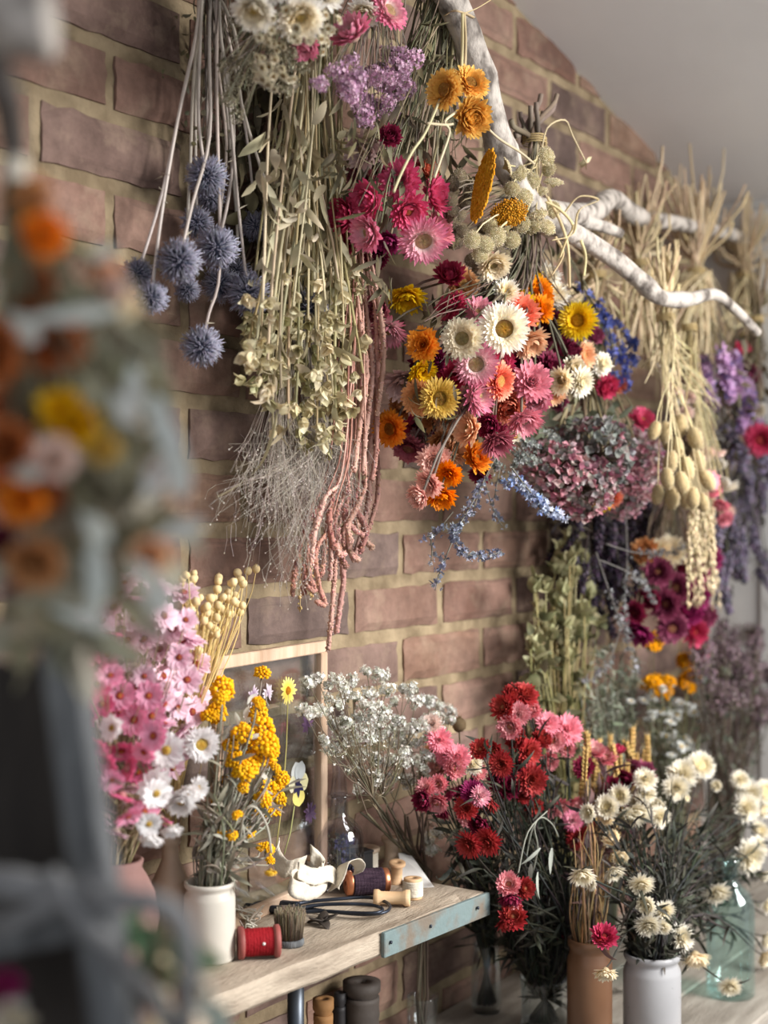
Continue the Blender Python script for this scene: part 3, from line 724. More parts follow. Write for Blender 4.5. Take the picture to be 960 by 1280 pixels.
def pressed_daisy(c0, c1):
    mb = MB()
    for i in range(17): petal(mb, 2*PI*i/17+ru(-.08, .08), .26, ru(.62, .78), .13, .05, .05, c0, c1, seg=4, cup=.15, blunt=.5)
    return mb
frame_thing()

# ------------------------------------------------------------------ what lies on the plank
def spool(name, label, base, axis, R0, L, Rc, wood, wound=None, woundr=0, part='ribbon_winding', group=None, hole=True, flare=0.0):
    """a turned spool: two flanges on a core, with whatever is wound on it as a part"""
    o = MB(base); f = L*.13
    o.lathe([(R0*.18, 0), (R0*.9, 0), (R0, L*.02), (R0, f*.8), (R0*(1-flare), f), (Rc, f*1.6), (Rc, L-f*1.6), (R0*(1-flare), L-f), (R0, L-f*.8), (R0, L*.98), (R0*.9, L), (R0*.18, L), (R0*.18, L*.8), (0, L*.8)], (200, 170, 130), 36, base.copy(), axis)
    t = o.build(name, wood); tag(t, label, 'spool', group)
    if wound:
        w = MB(base.copy()); n = 26
        w.lathe([(Rc*.9, f*1.05)]+[(woundr*(1+.03*math.sin(i*2.4)), f*1.1+(L-2.2*f)*i/n) for i in range(n+1)]+[(Rc*.9, L-f*1.05)], (220, 210, 200), 32, base.copy(), axis, rough=.012); w.build(part, wound, t)
    return t
def horiz(px0, py0, px1, py1, r):               # lie along a line drawn on the plank top, resting at radius r
    a = T(px0, py0, SHELF+r); b = T(px1, py1, SHELF+r); return a, (b-a)
# red velvet spool lying down, with a pearl headed pin
rs, dv = horiz(297, 1179, 348, 1180, .0175); dv = (RT*.98+FW*.2).normalized()
sp = spool('ribbon_spool', 'red spool of crimson velvet ribbon lying by the foot of the cream jar', rs, dv, .0175, .046, .011, M['redwood'], M['velvet'], .0150, 'velvet_ribbon', flare=.02)
pp = rs+dv*.030-FW*.0153+UP*.002; mb = MB(pp.copy()); mb.blob(pp, .0017, (240, 236, 230), 2, 0); pn = mb.build('pin_head', M['paper'], sp)
# bristle brush standing on its bristles' back
bb = T(362, 1181, SHELF)
br = thing('bristle_brush', 'small round brush of brown bristles standing behind the red spool', 'brush', bb)
bx = RT; by = -FW
mb = MB(bb.copy())
mb.lathe([(0, 0), (.0155, 0), (.0165, .002), (.0165, .006), (.015, .0075), (0, .0075)], (110, 104, 98), 30, bb.copy()); mb.build('brush_block', M['greywood'], br)
mb = MB(bb.copy())
for i in range(620):
    a = i*2.39996; rr = .0145*math.sqrt((i+.5)/620); p0 = bb+Vector((rr*math.cos(a), rr*math.sin(a), .006)); e = p0+Vector((rr*math.cos(a)*.22, rr*math.sin(a)*.22, .033+ru(-.003, .002)))+rv(.0012)
    mb.tube([p0, (p0+e)/2+rv(.0003), e], .00042, jit((74,64,52), 18), col1=jit((128,116,96), 18), n=3)
stuff(mb.build('bristles', M['bristle'], br))
# spools of ribbon, wood and yarn at the back
def upright(name, label, px, py, R0, L, Rc, wood, wound=None, wr=0, part='ribbon_winding', tilt=(0, 0)):
    b = T(px, py, SHELF); b.y = min(b.y, -R0-.004)
    return spool(name, label, b, (UP+RT*tilt[0]+FW*tilt[1]).normalized(), R0, L, Rc, wood, wound, wr, part), b
upright('wooden_spool', 'tall bare wooden spool standing at the back against the bricks', 489, 1086, .0135, .044, .0095, M['buffware'])
upright('wooden_spool', 'squat beige thread reel beside the glass bottle', 455, 1092, .020, .036, .016, M['buffware'], M['ribbon'], .0175, 'thread_winding')
upright('wooden_spool', 'small tan spool tilted forward in front of the tall bare one', 495, 1104, .0108, .030, .0075, M['palewood'], tilt=(.06, -.22))
s1, b1 = upright('ribbon_spool', 'upright spool with a pale top, half unwound of cream ribbon', 374, 1108, .0105, .044, .007, M['palewood'], M['ribbon'], .0098)
s2, b2 = upright('ribbon_spool', 'upright white ribbon spool at the right behind the bare lying one', 516, 1123, .0115, .026, .008, M['palewood'], M['ribbon'], .0128)
a, d = horiz(467, 1122, 514, 1126, .0105); spool('wooden_spool', 'bare pale wooden spool lying on its side near the teal band', a, (RT*.93-FW*.05).normalized(), .0102, .045, .0078, M['palewood'])
a = T(432, 1104, SHELF+.0165); spool('yarn_spool', 'dark plum yarn wound on a copper ended spool', a, (RT*.95+FW*.28).normalized(), .0155, .056, .008, M['copper'], M['yarn'], .0165, 'yarn_winding')
def ribbon_strip(name, label, pts, wid, across, parent=None, wav=.0):
    mb = MB(pts[0].copy()); ps = smooth_path(pts, 5); vs, fs = [], []
    for i, p in enumerate(ps):
        ac = (across(i/(len(ps)-1)) if callable(across) else across).normalized(); 
        for k in range(5): vs.append(p+ac*(wid*(k/4-.5))+FW*(wav*noise.noise(Vector((i*.9, k*.5, 2)))))
    for i in range(len(ps)-1):
        for k in range(4): fs.append((i*5+k, i*5+k+1, i*5+k+6, i*5+k+5))
    mb.add(vs, fs, (235, 228, 215)); o = mb.build(name, M['ribbon'], parent)
    md = o.modifiers.new('thick', 'SOLIDIFY'); md.thickness = .0007; return o
s = SHELF
# the ribbon tails that have come off the upright spool
rt = thing('ribbon_tail', 'loose crumpled curls of cream ribbon in front of the spool', 'ribbon', T(392, 1112, s))
A = lambda px, py, w: P(px, py, w)
ribbon_strip('ribbon_loop', '', [A(346,1058,.06), A(346,1072,.06), A(356,1086,.075), A(368,1084,.085), A(380,1080,.09)], .022, lambda t: UP*.9+RT*.3, rt, .003)
ribbon_strip('ribbon_loop', '', [A(388,1066,.085), A(404,1086,.10), A(384,1100,.115), A(364,1098,.12), A(366,1110,.128), A(386,1114,.128), A(402,1104,.118), A(406,1088,.112)], .021, lambda t: UP*.95+RT*.35*math.sin(t*5), rt, .006)
ribbon_strip('ribbon_loop', '', [A(372,1088,.12), A(392,1096,.126), A(412,1092,.12), A(424,1102,.115)], .020, lambda t: UP*.8+FW*.5, rt, .006)
rt2 = thing('ribbon_tail', 'cream ribbon curling over the copper end of the plum yarn', 'ribbon', T(435, 1112, s))
ribbon_strip('ribbon_loop', '', [A(416,1112,.12), A(424,1098,.125), A(430,1080,.125), A(444,1076,.12), A(450,1084,.115), A(447,1092,.11)], .022, lambda t: RT*.55+UP*.35-FW*.6, rt2, .004)
# white sheet leaning, small black box, white cup-like ribbon coil
pa, pb, pc, pd_ = T(505, 1112, s), T(543, 1109, s), P(512, 1066, .045), P(498, 1066, .05)
mb = MB(pa.copy()); mb.add([pa, pb, pb+(pc-pb)*.5+rv(.0008), pc, pd_], [(0, 1, 2, 3, 4)], (230, 228, 224)); o = mb.build('paper_sheet', M['paper'], smooth=False); o.modifiers.new('thick', 'SOLIDIFY').thickness = .0006; tag(o, 'white paper sheet leaning behind the spools with a corner at the plank end', 'paper')
b = T(447, 1096, s); b.y = min(b.y, -.03); mb = MB(b.copy()); mb.box(b+UP*.017, (.012, .012, .017), bev=.001, rot=Matrix.Rotation(-.3, 3, 'Z')); mb2 = mb.build('small_box', M['box'], smooth=False); tag(mb2, 'small black box between the glass bottle and the plum yarn', 'box')
ml = MB(b.copy()); ml.box(b+UP*.0355, (.0127, .0127, .0015), bev=.0006, rot=Matrix.Rotation(-.3, 3, 'Z')); ml.build('box_lid', M['box'], mb2, smooth=False)
# bonsai scissors: two loops and short blades
def scissors():
    z = SHELF+.004; t = thing('florist_scissors', 'black steel florist scissors with long looped handles lying across the plank', 'scissors', T(400, 1138, s))
    for nm, pts in (('scissor_handle', [(352,1135,0), (380,1128,.0), (420,1124,.003), (462,1122,.004), (486,1130,.004), (482,1140,.003), (455,1143,.002), (415,1140,.001), (384,1136,.0), (362,1136,.0)]),
                    ('scissor_handle', [(356,1141,0), (392,1132,.005), (430,1130,.007), (462,1131,.007), (478,1136,.007), (470,1141,.006), (440,1141,.005), (400,1139,.003), (368,1141,.0)])):
        ps = [T(x, y, z+h) for x, y, h in pts]; mb = MB(ps[0].copy()); mb.tube(smooth_path(ps, 5), lambda t_: .0026-.0006*math.sin(PI*t_), (50, 54, 62), n=8); mb.build(nm, M['iron'], t)
    for nm, pts in (('scissor_blade', [(372,1134), (346,1130), (322,1130), (310,1136)]), ('scissor_blade', [(372,1138), (346,1137), (322,1134), (308,1130)])):
        ps = smooth_path([T(x, y, z+.002) for x, y in pts], 4); mb = MB(ps[0].copy()); mb.tube(ps, lambda t_: .0058*(1-t_)+.0015, (46, 50, 58), n=6); mb.build(nm, M['iron'], t)
    p = T(366, 1136, z+.006); mb = MB(p.copy()); mb.lathe([(0, 0), (.004, 0), (.004, .003), (.0025, .004), (0, .004)], (60, 64, 70), 14, p.copy()); mb.build('pivot_screw', M['iron'], t)
scissors()
# dark star of dried petals
c = T(402, 1152, SHELF+.004); mb = MB(c.copy())
for k in range(5):
    a = .4+2*PI*k/5; d = Vector((math.cos(a), math.sin(a), .12)); mb.leaf(c, d, .021, .0062, (52,46,42), (76,68,62), bend=.5*(-1 if k % 2 else 1), seg=5, nrm=UP, fold=.45, wide=.3)
mb.blob(c, .004, (60, 52, 46), 1, .2)
o = mb.build('dried_calyx', M['leaf']); tag(o, 'dark star shaped dried calyx lying in front of the scissors', 'seed pod'); o.modifiers.new('thick', 'SOLIDIFY').thickness = .0012
# brass trinket and twist of raffia behind the red spool
p = T(330, 1122, SHELF); bt = MB(p.copy()); pts = [p+Vector((.012*math.cos(a*.9)*(1+.2*math.sin(a*3)), .008*math.sin(a*.9), .004+.003*math.sin(a*2.2))) for a in [i*.25 for i in range(50)]]
bt.tube(pts, .0011, (190, 150, 80), n=6); o = bt.build('brass_chain', M['brass']); tag(o, 'little coil of brass chain beyond the scissor blades', 'chain')
p = T(306, 1152, SHELF+.006); rf = MB(p.copy())
for i in range(14):
    a = ru(0, 6.28); q = p+Vector((.008*math.cos(a), .008*math.sin(a), ru(-.003, .008))); rf.tube(smooth_path([q, q+RT*.008+rv(.006), q-RT*.004+UP*.006+rv(.005), q+FW*.006+rv(.004)], 4), .0011, jit((206,198,184), 10), n=5)
o = rf.build('raffia_twist', M['stem']); tag(o, 'pale tuft of raffia between the cream jar and the brush', 'raffia')
# under the plank: card core and dark bobbins on the table
def bobbin(name, label, px, py, R0, H, m, m2, wz=.1):
    p = P(px, py, wz); p.z = TABLE; o = MB(p.copy()); o.lathe([(R0*.25, 0), (R0, 0), (R0, H*.1), (R0*.8, H*.14), (R0*.8, H*.86), (R0, H*.9), (R0, H), (R0*.3, H), (R0*.25, H*.7), (0, H*.7)], (150, 110, 60), 30, p.copy()); t = tag(o.build(name, m), label, 'spool')
    w = MB(p.copy()); w.lathe([(R0*.8, H*.16)]+[(R0*.93*(1+.02*math.sin(i*2)), H*.16+H*.68*i/14) for i in range(15)]+[(R0*.8, H*.84)], (120, 90, 60), 24, p.copy(), rough=.01); w.build('thread_winding', m2, t)
bobbin('thread_bobbin', 'tan thread bobbin under the plank next to its steel leg', 404, 1290, .0135, .121, M['card'], M['card'], .045)
bobbin('thread_bobbin', 'dark thick thread bobbin under the plank, right of the tan one', 452, 1290, .025, .120, M['darkspool'], M['darkspool'], .045)
bobbin('thread_bobbin', 'thin black bobbin squeezed between the tan and the dark one under the plank', 425, 1290, .008, .110, M['box'], M['box'], .03)
# ------------------------------------------------------------------ the birch branch
def branch_part(name, parent, pts, r0, r1, knots=(), label=None):
    ps = smooth_path(pts, 6); mb = MB(ps[0].copy())
    mb.tube(ps, lambda t: (r0+(r1-r0)*t)*(1+.07*noise.noise(Vector((t*11, r0*900, 0)))+sum(.22*math.exp(-((t-k)/.035)**2) for k in knots)), (220, 214, 206), n=14, rough=.035)
    o = mb.build(name, M['bark'], parent)
    if label: o['label'] = label
    return o
bw = P(600, 100, .20)
br = thing('birch_branch', 'white barked forked birch branch the dried bunches hang from', 'branch', bw)
main = [P(330,-230,.14), P(450,-150,.17), P(540,-40,.2), P(578,30,.21), P(604,110,.215), P(628,190,.22), P(655,245,.225), P(690,284,.23)]
branch_part('trunk', br, main, .021, .0165, (.55, .72))
branch_part('fork', br, [P(668,262,.225), P(712,268,.2), P(742,264,.165), P(765,248,.14), P(795,270,.13), P(840,278,.12), P(890,288,.11), P(930,300,.10), P(975,340,.10)], .0175, .011, (.3, .48))
branch_part('fork', br, [P(672,274,.228), P(712,290,.25), P(760,318,.27), P(800,350,.285), P(826,372,.295), P(862,374,.31), P(892,368,.325), P(918,386,.335), P(947,416,.345)], .0155, .0068, (.42, .58))
branch_part('side_twig', br, [P(728,276,.19), P(756,284,.2), P(776,292,.21)], .0105, .007)
HANG = 'dried bunches hanging from the birch branch'

def hang(name, label, tie, nst, heads, stemcol, cx, cy, Rr, mode_j=.3, stub=.0, stub_spread=.02, r=.0016, da=None, fill=0, fillparts=None, w0=.12, w1=.22, twine_r=.014, lean=None, cat='dried flowers', k=.8, leaf=None, stubn=None):
    """one bunch hung head down from tie: heads are (px,py,r px,spec,w[,fx,fy])"""
    t = thing(name, label, cat, tie, HANG); sb = MB(tie.copy()); da = da or Vector((0, 0, -1))
    for h in heads:
        px, py, rp, spec, w = h[:5]; p = P(px, py, w); n = fdir(h[5], h[6], h[7] if len(h) > 7 else .6) if len(h) > 5 else facing(px, py, cx, cy, Rr, k, mode_j); rm = rp*mpp(p)
        head(spec, t, p, n, rm)
        e = p-n*(rm*.3); c = jit(stemcol, 14); sb.tube(stem_path(tie+rv(.006), e, .3, 8, .006, da=(da+rv(.12))), r*ru(.7, 1.2), c, n=4)
    if fill:
        for px, py in shape_pts(fill, fillparts):
            e = P(px, py, ru(w0, w1)); sb.tube(stem_path(tie+rv(.007), e, .2, 8, .008, da=da+rv(.15)), r*ru(.5, 1.1), jit(stemcol, 18), r*.3, n=4)
    if stub: stubs(sb, tie, stubn or max(10, len(heads)//2), stub, stub_spread, stemcol, r*1.1, lean)
    stuff(sb.build('stem_bundle', M['stem'], t)); twine(t, tie, UP if da.z < -.7 else da, twine_r)
    if leaf:
        n, parts, L, W, c1, c2 = leaf; lb = MB(tie.copy())
        for px, py in shape_pts(n, parts):
            p = P(px, py, ru(w0, w1)); lb.leaf(p, Vector((0, 0, -1))+rv(.5), L*ru(.6, 1.3)*mpp(p), W*ru(.6, 1.3)*mpp(p), jit(c1, 16), jit(c2, 16), bend=ru(-1.6, 1.6), seg=4, twist=ru(-1.5, 1.5))
        stuff(lb.build('dried_foliage', M['leaf'], t))
    return t

# ---- globe thistles: every head and every stem its own part
def thistles():
    tie = P(262, -70, .07); t = thing('globe_thistle_bunch', 'hanging bunch of steel blue globe thistles on long pale stems against the bricks', 'dried flowers', tie, HANG)
    hs = [(258,220,27,.07,(250,60)), (246,278,21,.04,(245,80)), (224,326,29,.085,(262,170)), (271,310,28,.075,(292,150)), (319,282,21,.05,(300,120)), (172,342,21,.035,(228,120)), (189,372,22,.06,(222,150)),
          (234,362,17,.04,(238,200)), (275,356,24,.045,(283,180)), (310,367,29,.085,(286,120)), (385,386,27,.095,(302,130)), (252,433,27,.075,(275,330)), (296,338,18,.04,(288,190)), (262,246,20,.03,(258,90))]
    for i, (px, py, rp, w, via) in enumerate(hs):
        p = P(px, py, w); rm = rp*mpp(p); m = shared(('thistle_head', i % 3), lambda: thistle_mesh(i), M['fuzz'])
        v = P(via[0], via[1], w*.8+.01); n = (p-v).normalized()*.9-FW*.7+RT*ru(-.3, .3)
        put('thistle_head', m, t, p, n, rm*1.12)
        s_ = MB(tie.copy()); s_.tube(smooth_path([tie+rv(.008), (tie+v)/2+rv(.004), v, p*.55+v*.45+rv(.003), p], 4), .0021, jit((178,166,152), 10), .0017, jit((206,196,188), 8), n=6)
        for q in range(2):
            k = ru(.3, .9); b = v+(p-v)*k; s_.spike(b, rv(1), ru(.006, .014), .0012, (180,170,150), (190,180,160))
        s_.build('stem', M['stem'], t)
    twine(t, tie, UP, .012)
    # dry weedy stems between them, up in the shade
    g = MB(tie.copy())
    for px, py in shape_pts(46, [(275,120,35,110), (250,60,20,60), (300,180,30,60)]):
        e = P(px, py, ru(.015, .05)); g.tube(stem_path(tie+rv(.01), e, .2, 7, .006, Vector((0, 0, -1))), .0012, jit((120,110,96), 14), .0007, n=4)
        for _ in range(5): g.leaf(e+rv(.012), rv(1)-UP, ru(.008, .02), ru(.002, .004), jit((112,106,84), 14), bend=ru(-1.5, 1.5), seg=3)
    stuff(g.build('dried_foliage', M['leaf'], t))
thistles()

# ---- papery bracts (the big straw green bunch)
def papery():
    tie = P(385, -90, .09); t = thing('papery_bract_bunch', 'big hanging bunch of straw green papery bells with twisted leaves', 'dried flowers', tie, HANG); sb = MB(tie.copy()); lb = MB(tie.copy())
    low = [(345,400,45,70), (400,450,55,100), (425,420,32,110), (385,530,48,36), (330,455,26,50)]
    for px, py in shape_pts(95, low+[(400,330,45,60)]):
        e = P(px, py, ru(.05, .16)); pa = stem_path(tie+rv(.016), e, .3, 9, .012, Vector((0, 0, -1))+rv(.06)); c = jit(R.choice([(196,184,150), (172,156,118), (148,140,108)]), 12)
        sb.tube(pa, ru(.0011, .0019), c, n=5)
        for _ in range(3):
            b = R.choice(pa[3:]); lb.leaf(b, Vector((0, 0, -1))+rv(.45), ru(.02, .05), ru(.003, .007), jit(R.choice([(158,148,120), (184,174,148), (136,126,102), (204,194,168)]), 12), jit((192,182,152), 12), bend=ru(-1.8, 1.8), seg=5, twist=ru(-2, 2))
    for px, py in shape_pts(120, [(360,180,30,80), (350,260,34,80), (405,300,35,90), (385,200,25,70)]):
        p = P(px, py, ru(.05, .14)); lb.leaf(p, Vector((0, 0, -1))+rv(.4), ru(.022, .055), ru(.003, .008), jit(R.choice([(144,134,108), (178,168,142), (118,108,88), (200,190,164)]), 12), jit((184,174,146), 12), bend=ru(-1.5, 1.5), seg=5, twist=ru(-2.4, 2.4))
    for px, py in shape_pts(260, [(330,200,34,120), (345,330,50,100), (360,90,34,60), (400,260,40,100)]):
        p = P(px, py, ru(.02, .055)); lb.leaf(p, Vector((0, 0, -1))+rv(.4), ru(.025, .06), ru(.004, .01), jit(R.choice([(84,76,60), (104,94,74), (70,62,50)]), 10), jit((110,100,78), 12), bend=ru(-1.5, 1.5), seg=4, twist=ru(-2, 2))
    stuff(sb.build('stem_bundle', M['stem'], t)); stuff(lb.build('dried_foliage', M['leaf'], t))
    ms = [shared(('papery_bell', i), lambda: bract_mesh(R.choice([(208,194,156), (218,206,172), (186,174,134)]), R.choice([(230,220,190), (206,196,156)])), M['petal']) for i in range(7)]
    pts = shape_pts(330, low); pts.sort(key=lambda q: ru(0, 1))
    rest = MB(tie.copy())
    for i, (px, py) in enumerate(pts):
        fr = i < 100; p = P(px, py, ru(.10, .175) if fr else ru(.05, .11)); n = Vector((0, 0, -1))+rv(.5)-FW*.3; rm = ru(9, 15)*mpp(p)
        if fr: put('papery_bell', ms[i % 7], t, p, n, rm)
        else:
            X, Y, Z = frame(n)
            for k in range(4):
                a = 1.57*k+ru(-.3, .3); d = (X*math.cos(a)+Y*math.sin(a))*.55+Z; rest.leaf(p, d, rm*1.4, rm*.5, jit((176,168,124), 16), jit((206,198,156), 12), bend=ru(-.9, .9), seg=4, nrm=-(X*math.cos(a)+Y*math.sin(a)), fold=.4)
    o = stuff(rest.build('papery_bell', M['petal'], t)); twine(t, tie, UP, .02)
    # long blade leaf curling out at the lower left
    mb = MB(P(346, 520, .12)); ps = smooth_path([P(346,515,.12), P(340,545,.13), P(326,580,.14), P(300,605,.145), P(270,622,.15)], 5); vs, fs = [], []
    for i, p in enumerate(ps):
        tt = i/(len(ps)-1); wd = .0042*math.sin(PI*(tt*.9+.08))+.0004
        for kk in (-1, 0, 1): vs.append(p+(RT*.6+UP*.5)*(wd*kk)+FW*(.0015*abs(kk)))
    for i in range(len(ps)-1):
        for kk in (0, 1): fs.append((i*3+kk, i*3+kk+1, i*3+kk+4, i*3+kk+3))
    mb.add(vs, fs, (180, 172, 138)); mb.build('blade_leaf', M['leaf'], t)
papery()

# ---- fine hair grass
def hairgrass():
    tie = P(375, 330, .06); t = thing('hair_grass_bunch', 'cloud of hair fine silvery grass hanging below the papery bells', 'dried grass', tie, HANG); mb = MB(tie.copy())
    sd = MB(tie.copy())
    for i in range(430):
        a = R.choice([(345,520), (350,500), (430,520), (400,540), (415,510)]); s0 = P(a[0]+ru(-14, 14), a[1]+ru(-14, 14), ru(.05, .1))
        tg = R.choice([(312,610,44,70), (385,640,44,80), (350,650,56,70), (440,600,26,60), (372,690,28,40)]); x, y = shape_pts(1, [tg])[0]; e = P(x, y, ru(.03, .15))
        b0 = s0-UP*.05; pa = bez(tie+rv(.004), s0, s0+(s0-tie)*.25+rv(.01), e, 9); mb.tube(pa, .00036, jit((150,138,124), 14), .00018, jit((184,174,162), 10), n=3)
        for _ in range(3):
            q = pa[-1-R.randrange(4)]; q2 = q+Vector((ru(-.012, .010), ru(-.012, .012), ru(-.036, -.006))); mb.tube([q, (q+q2)/2+rv(.002), q2], .00026, jit((176,166,156), 14), n=3)
            sd.blob(q2, ru(.0006, .0011), jit((206,196,186), 12), 0, .2)
    stuff(mb.build('grass_hair', M['stem'], t)); stuff(sd.build('grass_seed', M['stem'], t))
hairgrass()

# ---- amaranth tassels
def amaranth():
    tie = P(452, 250, .06); t = thing('amaranth_bunch', 'dusky pink love-lies-bleeding tassels hanging between bells and strawflowers', 'dried flowers', tie, HANG)
    ropes = [[(455,330),(458,400),(466,470),(458,540),(452,590)], [(462,330),(470,410),(472,480),(470,560),(465,600)], [(452,350),(452,420),(450,500),(446,560)], [(460,300),(476,400),(478,460),(470,520)], [(448,340),(462,430),(455,520),(462,620),(448,680),(440,700)],
        [(440,420),(432,540),(420,600),(402,640),(384,700),(378,742)], [(442,430),(438,560),(424,620),(410,660),(396,690),(400,730),(407,755),(397,752)], [(444,440),(440,560),(430,620),(414,665),(418,700),(418,740),(414,780),(410,812)], [(446,430),(444,560),(440,620),(432,650),(440,690),(447,700)],
        [(448,440),(448,570),(450,620),(444,652),(455,674),(466,684)], [(446,440),(442,560),(432,610),(420,650),(424,690),(430,692)], [(450,430),(452,560),(452,610),(440,640),(428,668),(432,690)], [(444,450),(436,560),(416,620),(398,650),(384,668)], [(446,450),(440,580),(438,630),(412,640),(406,680),(404,720)], [(450,450),(448,590),(444,630),(456,660),(452,690)], [(442,450),(428,590),(408,620),(396,660),(390,706)]]
    for i, rp in enumerate(ropes + [[(x+dx, y*(1+dy*q)) for q, (x, y) in enumerate(rp)] for rp, dx, dy in [(rp, ru(-15, 15), ru(-.006, .003)) for rp in ropes[5:] + ropes[:5]]]):
        w = .05+.09*R.random(); ps = smooth_path([tie+rv(.003)]+[P(x+ru(-2, 2), y, w+ru(-.006, .006)) for x, y in rp], 7); mb = MB(ps[0].copy()); c = jit(R.choice([(196,148,136), (182,136,124), (206,164,150), (172,128,116)] if i not in (0, 2, 3, 4, 27, 28, 29, 30, 31) else [(176,138,126), (190,152,136)]), 8)
        px = mpp(ps[-1]); r0 = ru(3.4, 4.6)*px
        m2 = len(ps); st = 10 if 4 < i < 16 else 6
        t0 = .42 if 4 < i < 27 else .22
        rad = lambda tt: .0011 if tt < t0+.02 else r0*min(1, (tt-t0)*4)*(1-.3*tt)*(1+.28*noise.noise(Vector((tt*26, i*3.1, 0))))
        mb.tube(ps, rad, c, n=7, rough=.2)
        for j in range(420 if 4 < i < 16 else 340):
            k = ru(t0+.04, 1); f = k*(m2-1); a = int(f); q = ps[a]+(ps[min(a+1, m2-1)]-ps[a])*(f-a); d = rv(1).normalized(); mb.blob(q+d*rad(k)*.9, ru(1.1, 2.2)*px, jit(c, 22), 0, .35) if j % 2 else mb.spike(q+d*rad(k)*.8, d+rv(.4), ru(2, 4.5)*px, .9*px, jit(c, 16), jit(mix(c, (226,190,176), .4), 12))
        mb.build('tassel', M['tassel'], t)
    twine(t, tie, UP, .008)
amaranth()
# pale yellowish side tassels tied in with them belong to the same hair grass: thin seed spikes
def seedspikes():
    tie = P(400, 470, .055); t = thing('seed_spike_sprig', 'thin straw coloured seed spikes hanging under the hair grass', 'dried grass', tie, HANG)
    for rp in ([(396,560),(382,660),(376,720),(375,765)], [(400,560),(392,640),(390,700),(389,750)]):
        ps = smooth_path([tie]+[P(x, y, .07) for x, y in rp], 6); mb = MB(ps[0].copy()); mb.tube(ps, .0009, (190,164,120), n=4); m2 = len(ps)
        for j in range(70):
            k = ru(.5, 1); q = ps[int(k*(m2-1))]; mb.blob(q+rv(.0012), ru(.0012, .002), jit((206,176,126), 14), 0, .3)
        mb.build('seed_spike', M['fuzz'], t)
seedspikes()

# ---- white ammobium and everlastings cropped by the top edge
t = hang('white_everlasting_bunch', 'small cream white everlastings in a bunch cut off by the top edge', P(350,-170,.16), 0,
    [(318,10,24,'white:h',.24,-.1,-.8), (375,18,27,'white:h',.25,.2,-.7), (345,-14,22,'white:o',.25), (380,56,16,'pink:b',.2,.1,-1), (405,-8,22,'white:h',.25)], (120,110,88), 350, 20, 60, stub=0, fill=50, fillparts=[(350,30,60,40)], w0=.16, w1=.24)
am = [shared(('ammobium_head', i), lambda: ammobium_mesh(R.choice([(222,214,190), (206,198,174)]), (150,120,70)), M['petal']) for i in range(4)]
for i, (px, py) in enumerate(shape_pts(86, [(395,38,30,30), (350,30,46,26), (345,84,26,30), (410,20,16,30), (330,45,22,14)])):
    p = P(px, py, ru(.2, .27)); put('ammobium_head', am[i % 4], t, p, facing(px, py, 360, 10, 60, 1.1, .4), ru(6, 8.5)*mpp(p))
# grey green little clusters below them
t = hang('statice_bunch', 'grey green tiny flowered statice in shade under the white everlastings', P(345,-60,.13), 0, [], (110,104,86), 350, 80, 50, fill=40, fillparts=[(345,85,32,35), (300,100,30,50)], w0=.15, w1=.19)
gs = [shared(('statice_cluster', i), lambda: statice_mesh([(172,164,140), (190,184,160), (140,134,112)], 60), M['petal']) for i in range(3)]
for i, (px, py) in enumerate(shape_pts(34, [(345,85,30,32), (360,70,26,24), (296,110,22,36), (300,60,26,50)])):
    p = P(px, py, ru(.15, .20) if px > 320 else ru(.08, .12)); put('flower_cluster', gs[i % 3], t, p, -UP+rv(.4), ru(9, 14)*mpp(p))

# ---- lilac statice
t = hang('lilac_statice_bunch', 'frothy lilac statice bunch hanging left of the birch trunk', P(480,-120,.16), 0,
    [(441,44,24,'pink:h',.22,-.5,.6,.8), (486,14,23,'pink:o',.22,.7,.3,.9), (455,14,18,'white:h',.2,-.2,-.8), (471,2,18,'lightpink:b',.19)], (122,112,98), 460, 90, 60, fill=70, fillparts=[(460,110,60,50)], w0=.13, w1=.22, leaf=(40, [(470,170,50,30)], 26, 4, (120,112,88), (140,130,100)))
ls = [shared(('lilac_cluster', i), lambda: statice_mesh([(210,170,196), (222,188,210), (190,146,178), (232,208,222)], 80, r=.2), M['petal']) for i in range(4)]
for i, (px, py) in enumerate(shape_pts(46, [(425,102,28,22), (455,85,22,18), (470,125,46,26), (500,80,18,34), (445,140,20,16)])):
    p = P(px, py, ru(.15, .225)); put('flower_cluster', ls[i % 4], t, p, -UP-FW*.4+rv(.3), ru(10, 15)*mpp(p))

# ---- pink strawflowers between bells and trunk
hang('pink_strawflower_bunch', 'bunch of hot pink strawflowers hanging under the lilac statice', P(555,-90,.17), 0,
    [(500,226,24,'hot:f',.2,-.2,.1), (541,246,21,'hot:b',.21,.8,.2), (509,262,22,'hot:h',.205,.3,-.5), (529,300,28,'pink:on',.225,.1,-.5), (545,290,20,'lightpink:h',.2,.6,.3), (461,250,21,'hot:b',.17,-.5,-.2), (462,290,22,'pink:h',.18,-.6,-.3), (432,270,20,'crimson:b',.14,-.8,0), (487,171,13,'burgundy:b',.2,.1,.1),
     (455,187,21,'mauve:h',.16,-.4,-.3), (478,190,16,'mauve:b',.16), (534,214,13,'coral:b',.19), (518,205,12,'redpink:b',.17), (472,212,18,'burgundy:b',.13), (440,300,16,'crimson:h',.12), (486,300,14,'magenta:b',.17), (452,222,18,'dusty:h',.13), (470,320,14,'maroon:b',.12)],
    (128,120,98), 500, 240, 60, fill=130, fillparts=[(520,120,40,70), (545,60,34,70), (560,160,20,60), (480,230,50,70)], w0=.12, w1=.21, r=.0019, leaf=(300, [(530,140,40,90), (555,60,34,60), (575,200,18,60), (470,330,24,40), (470,210,60,60)], 34, 4, (92,86,66), (126,118,92)))

